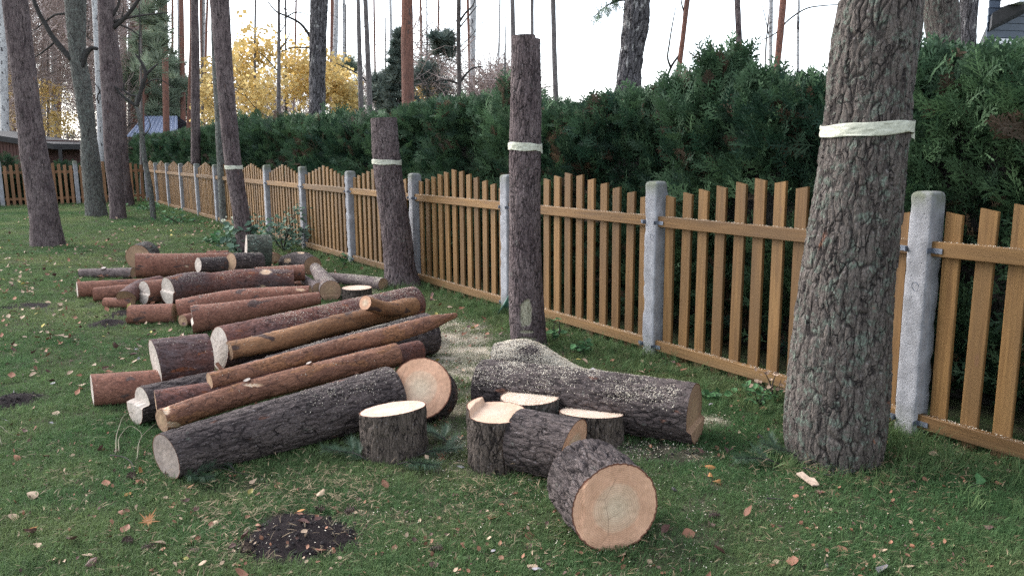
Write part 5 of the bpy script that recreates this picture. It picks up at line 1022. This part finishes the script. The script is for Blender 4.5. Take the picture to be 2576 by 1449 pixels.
c = on_plane(372, 1322, 0); leafobj('orange', c[0], c[1], .062, 'large curled orange brown maple leaf on the grass at lower left', (.35, -.5, 1.2), ml.data, .02)
spec = [('yellow', 350, 1192, .045, 'greenish yellow leaf on the grass by the cut end of the front log'), ('tan', 245, 1168, .055, 'pale folded leaf on the grass left of the front log end'), ('tan', 95, 1258, .075, 'long pale tan leaf lying on a brown one at the lower left'), ('orange', 314, 1256, .045, 'pale orange leaf with a bent tip right of the long tan leaf'), ('tan', 800, 1140, .04, None), ('yellow', 625, 1248, .04, 'upright yellow leaf with a stalk below the front log'), ('tan', 627, 1222, .045, None), ('tan', 1225, 1362, .035, None), ('brown', 1250, 1310, .05, None), ('orange', 1530, 1208, .0, None), ('tan', 775, 1362, .035, 'white leaf lying on the dark soil patch'), ('brown', 1440, 1205, .035, None), ('orange', 1790, 1208, .035, None), ('tan', 216, 972, .06, 'pale round leaf left of the far left red log'), ('grey', 12, 1062, .05, None), ('grey', 2210, 1448, .06, None), ('tan', 2300, 1430, .05, None), ('tan', 1960, 1420, .05, None), ('yellow', 2447, 1215, .0, None), ('tan', 30, 1300, .07, None), ('brown', 270, 1230, .05, None)]
for c_, u, v, s, lb in spec:
    if s > 0: p = on_plane(u, v, 0); leafobj(c_, p[0], p[1], s, lb)
cnt = 0
while cnt < 272:
    Y = 2.3+(rl.random()**1.6)*5.0; X = rl.uniform(-.66, .66)*Y
    if float(fenceside(X, Y)) > -.05: continue
    dn = float(n2(np.array([X]), np.array([Y]), .9, 91)[0])
    if rl.random() > .62+dn*.6: continue
    u_, v_ = proj(np.array([[X, Y, 0]]))
    if 400 < u_[0] < 1120 and 620 < v_[0] < 1190-(u_[0]-400)*.12: continue
    c_ = rl.choices(list(LM), [32, 22, 7, 8, 2, 26])[0]; leafobj(c_, X, Y, rl.uniform(.030, .060)); cnt += 1
X, Y = wedge(rg, 6500, 5.5, 26, .35); k = (fenceside(X, Y) < -.05); dens = .35+.5*n2(X, Y, .35, 92)+.7*((X < -1.2)&(X > -8.5)&(Y > 9.5)&(Y < 22)); k &= rg.uniform(0, 1, len(X)) < dens; X, Y = X[k], Y[k]; P = np.column_stack([X, Y, gh(X, Y)+.03+.001*Y])
sl_ = [LV[c][k] for c in ('brown', 'tan', 'tan', 'brown', 'dark', 'tan') for k in (0, 1)]+[LV['yellow'][0]]; o = scatter('leaf_litter', P, rrot(rg, len(P), .45), rg.uniform(.035, .065, len(P))*(1+np.clip(Y-8, 0, 20)*.02), rg.uniform(0, 1, len(P)), sl_); tag(o, 'small fallen leaves strewn over the far lawn', 'leaves', kind='stuff')

X, Y = wedge(rg, 3600, 2.3, 8, .6); k = (fenceside(X, Y) < -.02)&(n2(X, Y, 1.3, 93)+.4*n2(X, Y, 5, 94) > -.15); X, Y = X[k], Y[k]; P = np.column_stack([X, Y, gh(X, Y)+.018])
o = scatter('leaf_litter', P, rrot(rg, len(P), .6), rg.uniform(.010, .026, len(P)), rg.uniform(0, 1, len(P)), [LV[c][k] for c in ('brown', 'tan', 'dark', 'brown') for k in (0, 2)]); tag(o, 'crumbled leaf bits and bark crumbs in the near lawn', 'leaf litter', kind='stuff')
# ---- sawdust
M_SD, nt, p = newmat('sawdust'); t_a = attr(nt, 'tint', 'Fac'); nt.links.new(mixc(nt, t_a, (.56, .48, .36), (.80, .73, .60)), p.inputs['Base Color']); p.inputs['Roughness'].default_value = .9
def chips(P, N, smin=.003, smax=.010, wr=.38):
    n = len(P); a = rg.normal(0, 1, (n, 3)); N = nrm(N+rg.normal(0, .35, (n, 3))); t1 = nrm(np.cross(N, a)); t2 = np.cross(N, t1); L = (rg.uniform(smin, smax, n)*.5)[:, None]; W = L*wr*rg.uniform(.5, 1.2, (n, 1)); P = P+N*.0015
    V = np.stack([P-t1*L-t2*W, P+t1*L-t2*W*.6, P+t1*L*.9+t2*W+N*L*.3, P-t1*L*.8+t2*W], 1).reshape(-1, 3); return V, np.repeat(rg.uniform(0, 1, n), 4)
CV = []; CT = []
for V, rad, t, dens, dr, apv in DUSTL:
    wgt = np.clip(rad[:, 2]-.25, 0, 1)**.8*(t > dr[0])*(t < dr[1])*np.clip(.6+1.3*fbm(V*7, 12, 3), .03, 2)*sstep(dr[0]-.01, dr[0]+.25, t+.001 if dr[0] > 0 else t+1)
    n = int(min(90000, wgt.sum()*apv*dens*95000)); 
    if n < 5: continue
    i = rg.choice(len(V), n, p=wgt/wgt.sum()); d_ = depth(V[i]).mean(); jt = rg.normal(0, .009, (n, 3)); jt -= rad[i]*(jt*rad[i]).sum(1)[:, None]; a, b = chips(V[i]+jt, rad[i], .0022*max(1, d_/6), .0075*max(1, d_/7)); CV.append(a); CT.append(b)
for o_, d_ in DUSTR:
    n = 700; P = o_+rg.uniform(0, 1, n)[:, None]*d_+FN*rg.uniform(-.02, .02, n)[:, None]; a, b = chips(P, np.tile([0, 0, 1.], (n, 1)), .003, .009); CV.append(a); CT.append(b)
V = np.concatenate(CV); T_ = np.concatenate(CT); o = mk('sawdust', V, np.arange(len(V)).reshape(-1, 4), M_SD, attrs={'tint': T_}, smooth=False, loc=(0, 0, 0)); tag(o, 'pale sawdust chips lying on the logs and the fence rails', 'sawdust', kind='stuff')
X = rg.uniform(-3, 3.2, 420000); Y = rg.uniform(2.6, 9.5, 420000); k = rg.uniform(0, 1, len(X)) < dustm(X, Y)*.85*np.clip(.6+1.2*n2(X, Y, 6, 95), .05, 2); X, Y = X[k], Y[k]; P = np.column_stack([X, Y, gh(X, Y)+.008+rg.uniform(0, .014, len(X))]); V, T_ = chips(P, np.tile([0, 0, 1.], (len(P), 1)), .003, .009)
o = mk('sawdust', V, np.arange(len(V)).reshape(-1, 4), M_SD, attrs={'tint': T_}, smooth=False, loc=(0, 0, 0)); tag(o, 'spilled sawdust on the ground round the rounds and logs', 'sawdust', kind='stuff'); print('chips', len(P))

# ---- sprigs, twigs, plants, cones
M_NG = plain('green_needles', (.045, .085, .045), .6, 40, .3); M_BG = plain('green_twig', (.13, .12, .07), .8, 30, .3)
def sprig(label, u, v, azim, L=.28, seed=0, up=.03, group=None):
    r = random.Random(seed); c = on_plane(u, v, 0); c[2] = float(gh(c[0], c[1]))+up; t = thing('pine_sprig', label, 'pine sprig', tuple(c), group); d = np.array([math.cos(azim), math.sin(azim), .12]); P = [c+d*L*k/5+np.array([0, 0, .012*math.sin(k)]) for k in range(6)]
    m = MB(); m.tube(P, np.linspace(.004, .002, 6), 5); brs = [(P, L)]
    for k in (1, 2, 3):
        s = r.choice((-1, 1)); d2 = np.array([math.cos(azim+s*.7), math.sin(azim+s*.7), .2]); Q_ = [P[k]+d2*L*.5*j/4 for j in range(5)]; m.tube(Q_, np.linspace(.003, .0015, 5), 4); brs.append((Q_, L*.5))
    m.build('twig', BK['twig'], t, smooth=True); m = MB()
    for Q_, l in brs:
        Q_ = np.array(Q_); dd = nrm(Q_[-1]-Q_[0])
        for k in range(int(420*l/.28)):
            tq = r.uniform(.15, 1); p = Q_[0]+(Q_[-1]-Q_[0])*tq; a = np.array([r.gauss(0, 1), r.gauss(0, 1), r.gauss(.3, .8)]); a = nrm(a-dd*np.dot(a, dd)); nd2 = nrm(a*.75+dd*r.uniform(.5, 1.1)); ln_ = r.uniform(.04, .065); s = nrm(np.cross(nd2, [0, 0, 1]))*.0009; e = p+nd2*ln_; e[2] = max(e[2], c[2]-up+.003)
            m.add([p-s, p+s, e], T=[[0, 1, 2]])
    nn = m.build('needles', M_NG, t); tag(nn, kind='stuff')
sprig('green pine sprig against the left foot of the upright round by the front log', 925, 1168, 2.6, .24, 1); sprig('green pine sprig under the front of the upright round', 1000, 1180, -.2, .22, 2); sprig('green pine sprig reaching right of the upright round', 1050, 1160, .3, .24, 3)
sprig('green pine sprig under the cut end of the front log', 455, 1212, -.2, .18, 4); sprig('blue green pine sprig at the left foot of the thick foreground stump', 2010, 1168, 2.3, .22, 5, .04); sprig('second blue green sprig lying left of the thick foreground stump', 1960, 1180, 2.9, .22, 6)
sprig('small green pine sprig on the lawn below the front log', 590, 1195, 2.4, .2, 7); sprig('small green pine sprig left of the stepped round', 1128, 1128, 2.2, .22, 8)
sprig('green pine sprig lying in the grass by the thin twigs at left', 405, 1190, 1.5, .18, 9)
def twig(label, pts, r0=.0035, mat=None):
    P = [on_plane(u, v, 0)+np.array([0, 0, .02+h]) for u, v, h in pts]; t = MB(); P2_, R2_ = resamp(P, np.linspace(r0, r0*.4, len(P)), 5*len(P)); t.tube(P2_, R2_, 5); o = t.build('fallen_twig', mat or M_BG, None, smooth=True, loc=tuple(P[0])); o['label'] = label; o['category'] = 'twig'
twig('long thin curved twig on the grass left of the front log', [(292, 1150, 0), (300, 1100, .03), (330, 1065, .05), (380, 1050, .02)]); twig('curled pale twig beside the long curved one', [(300, 1145, 0), (306, 1110, .02), (330, 1092, .03), (352, 1100, .02), (348, 1135, 0)]); twig('darker forked twig low on the grass left of the front log', [(278, 1158, .01), (310, 1162, .01), (330, 1175, .01), (340, 1195, 0)], .004, BK['twig'])
twig('thin twig leaning on the end of the front log', [(345, 1165, 0), (362, 1120, .04), (395, 1098, .06)]); twig('bare twig lying on the dark soil below the front log', [(505, 1205, .01), (545, 1195, .02), (590, 1200, .01), (640, 1212, .01)], .003, BK['twig']); twig('straight brown twig at the foot of the thick foreground stump', [(2020, 1190, .01), (2080, 1208, .01), (2150, 1205, .02)], .005, BK['twig'])
twig('short broken twig on the lawn right of the nearest round', [(1925, 1268, .01), (1968, 1270, .01)], .005, BK['twig']); twig('thin wild stem bending in the grass at the left edge', [(5, 1130, .0), (3, 1100, .05), (40, 1112, .02), (70, 1105, 0)], .002)
m = MB(); c = on_plane(2032, 1222, 0)+np.array([0, 0, .03]); V = [c+np.array(q) for q in ((-.045, .04, .02), (-.01, .05, .025), (.01, .01, .012), (.03, .0, .012), (.035, -.05, .0), (.0, -.055, .0), (-.02, -.01, .008))]; V = V+[q-np.array([0, 0, .006]) for q in V]; n = 7
bm_ = bpy.data.meshes.new('wood_chip'); bm_.from_pydata([tuple(q-c) for q in V], [], [tuple(range(n)), tuple(range(2*n-1, n-1, -1))]+[(j, j+n, (j+1) % n+n, (j+1) % n) for j in range(n)]); bm_.materials.append(plain('pale_chip', (.42, .31, .23), .8, 60, .15)); o = bpy.data.objects.new('wood_chip', bm_); COL.objects.link(o); o.location = c; tag(o, 'pale angular wood chip on the grass at the foot of the thick foreground stump', 'wood chip')
M_LF = {'g': leafmat('weed_green', (.035, .105, .035), (.07, .16, .06), .2, typ='GEOMETRY'), 'b': leafmat('shrub_blue_green', (.055, .110, .070), (.11, .17, .115), .2, typ='GEOMETRY'), 'd': leafmat('dry_sprig', (.30, .20, .14), (.40, .29, .21), .2, typ='GEOMETRY')}
def plant(label, cat, u, vb, tips, ls, col='g', per=9, flowers=(), spread=.1, wd_=.42, seed=1, Yfix=None, name='weed'):
    r = random.Random(seed); b = on_plane(u, vb, 0) if Yfix is None else np.array([*at_Y(u, vb, Yfix)[:2], 0.]); b[2] = float(gh(b[0], b[1])); t = thing(name, label, cat, tuple(b)); m = MB(); lf = MB()
    for (tu, tv) in tips:
        e = at_Y(tu, tv, b[1]+r.gauss(0, spread)); mid = (b+e)/2+np.array([r.gauss(0, .03), 0, .05*np.linalg.norm(e-b)]); P, R = resamp([b, mid, e], [.006, .004, .002], 9); m.tube(P, R*max(1, b[1]/9), 4)
        for k in range(per):
            q = P[min(8, int(3+6*r.random()))]+np.array([r.gauss(0, spread*.6), r.gauss(0, spread*.6), r.gauss(0, spread*.35)]); d = nrm(np.array([r.gauss(0, 1), r.gauss(-.4, 1), r.gauss(-.1, .4)])); s = nrm(np.cross(d, [r.gauss(0, .3), r.gauss(-.6, .3), 1])); l = ls*r.uniform(.6, 1.2); up_ = np.cross(s, d)
            V = [q, q+d*l*.35+s*l*wd_+up_*l*.08, q+d*l*.75+s*l*wd_*.7, q+d*l*1.05, q+d*l*.75-s*l*wd_*.7, q+d*l*.35-s*l*wd_+up_*l*.08, q+d*l*.5-up_*l*.08]; lf.add(V, T=[[0, 1, 6], [1, 2, 6], [2, 3, 6], [3, 4, 6], [4, 5, 6], [5, 0, 6]], a=r.random())
    m.build('stem', BK['twig'], t, smooth=True); lo_ = lf.build('leaves', M_LF[col], t); tag(lo_, kind='stuff')
    for fu, fv, fr_ in flowers:
        fm = MB(); c0 = at_Y(fu, fv, b[1]-.1)
        for k in range(14): q = c0+np.array([r.gauss(0, fr_), r.gauss(0, fr_), r.gauss(0, fr_*.5)]); fm.tube([q, q+np.array([0, 0, fr_*.5]), q+np.array([0, 0, fr_*.9])], [fr_*.2, fr_*.42, fr_*.1], 6)
        fm.build('blossom', M_FL, t, smooth=True)
    return t
M_FL = plain('cream_blossom', (.55, .55, .42), .8, 30, .1)
plant('blue green leafy shrub with cream flower heads in front of the leaning taped pine', 'shrub', 600, 655, [(612, 530), (592, 560), (625, 565), (560, 568), (640, 555), (655, 548), (600, 600), (630, 590), (578, 575), (610, 620)], .11, 'b', 22, [(612, 522, .035), (593, 548, .03), (560, 556, .025)], .12, seed=3, name='shrub')
plant('airy shrub with fine leaf tiers between two posts behind the mossy round', 'shrub', 712, 632, [(725, 540), (745, 525), (690, 545), (660, 555), (770, 560), (790, 575), (815, 555), (735, 575), (700, 570), (765, 600), (640, 548), (760, 515)], .07, 'b', 34, (), .16, seed=4, name='shrub')
plant('green bush at the fence foot left of the leaning taped pine', 'weed', 560, 618, [(545, 590), (575, 585), (530, 600), (560, 600), (585, 605), (515, 605)], .09, 'g', 16, seed=5)
plant('low green growth along the far fence panels', 'weed', 450, 562, [(430, 545), (460, 540), (480, 560), (400, 535), (500, 570), (520, 590)], .10, 'g', 18, spread=.25, seed=6)
plant('low green growth by the crooked young tree', 'weed', 370, 528, [(350, 518), (365, 515), (395, 520), (410, 530)], .12, 'g', 18, spread=.25, seed=16)
plant('bushy weed with rounded leaves at the foot of the fence right of the notched stump', 'weed', 1462, 892, [(1440, 862), (1470, 852), (1492, 866), (1455, 880), (1480, 885)], .055, 'g', 9, seed=7, spread=.05)
plant('two broad leaves poking past the right side of the notched stump', 'weed', 1392, 862, [(1382, 800), (1406, 802), (1396, 812)], .075, 'g', 3, seed=8, spread=.03)
plant('low broad leaved weed beside the sawn end of the long thick log', 'weed', 1792, 1002, [(1770, 985), (1798, 982), (1815, 995), (1780, 998)], .05, 'g', 7, seed=9, spread=.05)
plant('fern like weed under the fence rail left of the thick stump', 'weed', 1915, 1020, [(1900, 985), (1925, 975), (1940, 1000), (1905, 1005)], .05, 'g', 9, seed=10, spread=.05, wd_=.25)
plant('withered pinkish sprig caught on the bottom rail beside the thick stump', 'dry sprig', 1945, 1010, [(1925, 938), (1955, 932), (1938, 950), (1965, 955), (1900, 960)], .035, 'd', 6, seed=11, spread=.04)
plant('tall thin weed with round leaves in front of the fence right of the far pile', 'weed', 862, 672, [(852, 640), (872, 642), (862, 630)], .075, 'g', 5, seed=12, spread=.05)
plant('single upright green leaf in the grass near the lower right fence', 'weed', 2440, 1228, [(2447, 1214)], .06, 'g', 2, seed=13, spread=.01)
plant('small green weed at the foot of the second near post', 'weed', 1870, 990, [(1850, 965), (1880, 960), (1895, 975)], .05, 'g', 6, seed=14, spread=.05)
plant('green plant between the two shrubs at the fence foot', 'weed', 672, 600, [(650, 575), (672, 580), (690, 590), (660, 590)], .09, 'g', 12, seed=15, spread=.08)
# crumpled green scrap leaning behind the notched stump
m = MB(); c = on_plane(1266, 790, 0); n = 9; V = []
for k in range(n):
    a = k/(n-1)*2.2-1.1; V += [c+np.array([.10*math.sin(a)+.02, .03*math.cos(a*3), .0]), c+np.array([.05*math.sin(a)+.05, .02*math.cos(a*4), .11]), c+np.array([.015*math.sin(a)+.075, .0, .21])]
m.add(V, [[k*3+j, k*3+3+j, k*3+4+j, k*3+1+j] for k in range(n-1) for j in (0, 1)]); o = m.build('plastic_scrap', plain('green_plastic', (.07, .17, .13), .5, 20, .2), None, smooth=True, loc=tuple(c)); so = o.modifiers.new('t', 'SOLIDIFY'); so.thickness = .002; tag(o, 'crumpled green plastic scrap behind the left foot of the notched stump', 'plastic scrap')
# pine cones
M_CN = plain('cone_brown', (.075, .050, .038), .8, 60, .4)
def cone(u, v, label, s=.022):
    m = MB(); c = on_plane(u, v, 0); c[2] = float(gh(c[0], c[1]))+s*.8; az = rl.uniform(0, 6.28); A = np.array([math.cos(az), math.sin(az), .15]); B_ = nrm(np.cross(A, [0, 0, 1])); C_ = np.cross(A, B_); m.tube([c-A*s, c, c+A*s*1.2], [s*.4, s*.5, s*.1], 8)
    for k in range(34):
        t = k/34; a = k*2.4; q = c+A*(t*2.1-1)*s; rd = B_*math.cos(a)+C_*math.sin(a); w_ = s*.24; l = s*(.95*math.sin(math.pi*min(.97, t*.8+.2)))+s*.15; sd_ = np.cross(rd, A)*w_; e = q+rd*l+A*s*.15
        m.add([q-sd_*.5, q+sd_*.5, e+sd_, e-sd_, e+A*s*.12-rd*s*.1], Q=[[0, 1, 2, 3]], T=[[3, 2, 4]])
    o = m.build('pine_cone', M_CN, None, loc=tuple(c)); tag(o, label, 'pine cone')
cone(322, 1370, 'pine cone on the grass right of the lower left leaves'); cone(372, 1385, 'pine cone below the large maple leaf'); cone(620, 1392, 'pine cone at the left edge of the dark soil patch'); cone(806, 1288, 'pine cone just above the dark soil patch'); cone(880, 1290, 'pine cone upper right of the dark soil patch'); cone(1100, 1392, 'pine cone on the grass below the upright rounds'); cone(1795, 1308, 'pine cone on the grass right of the nearest round'); cone(332, 1205, 'grey pine cone below the curved twigs')
print('tris', sum(sum(len(p.vertices)-2 for p in o.data.polygons) for o in []) )
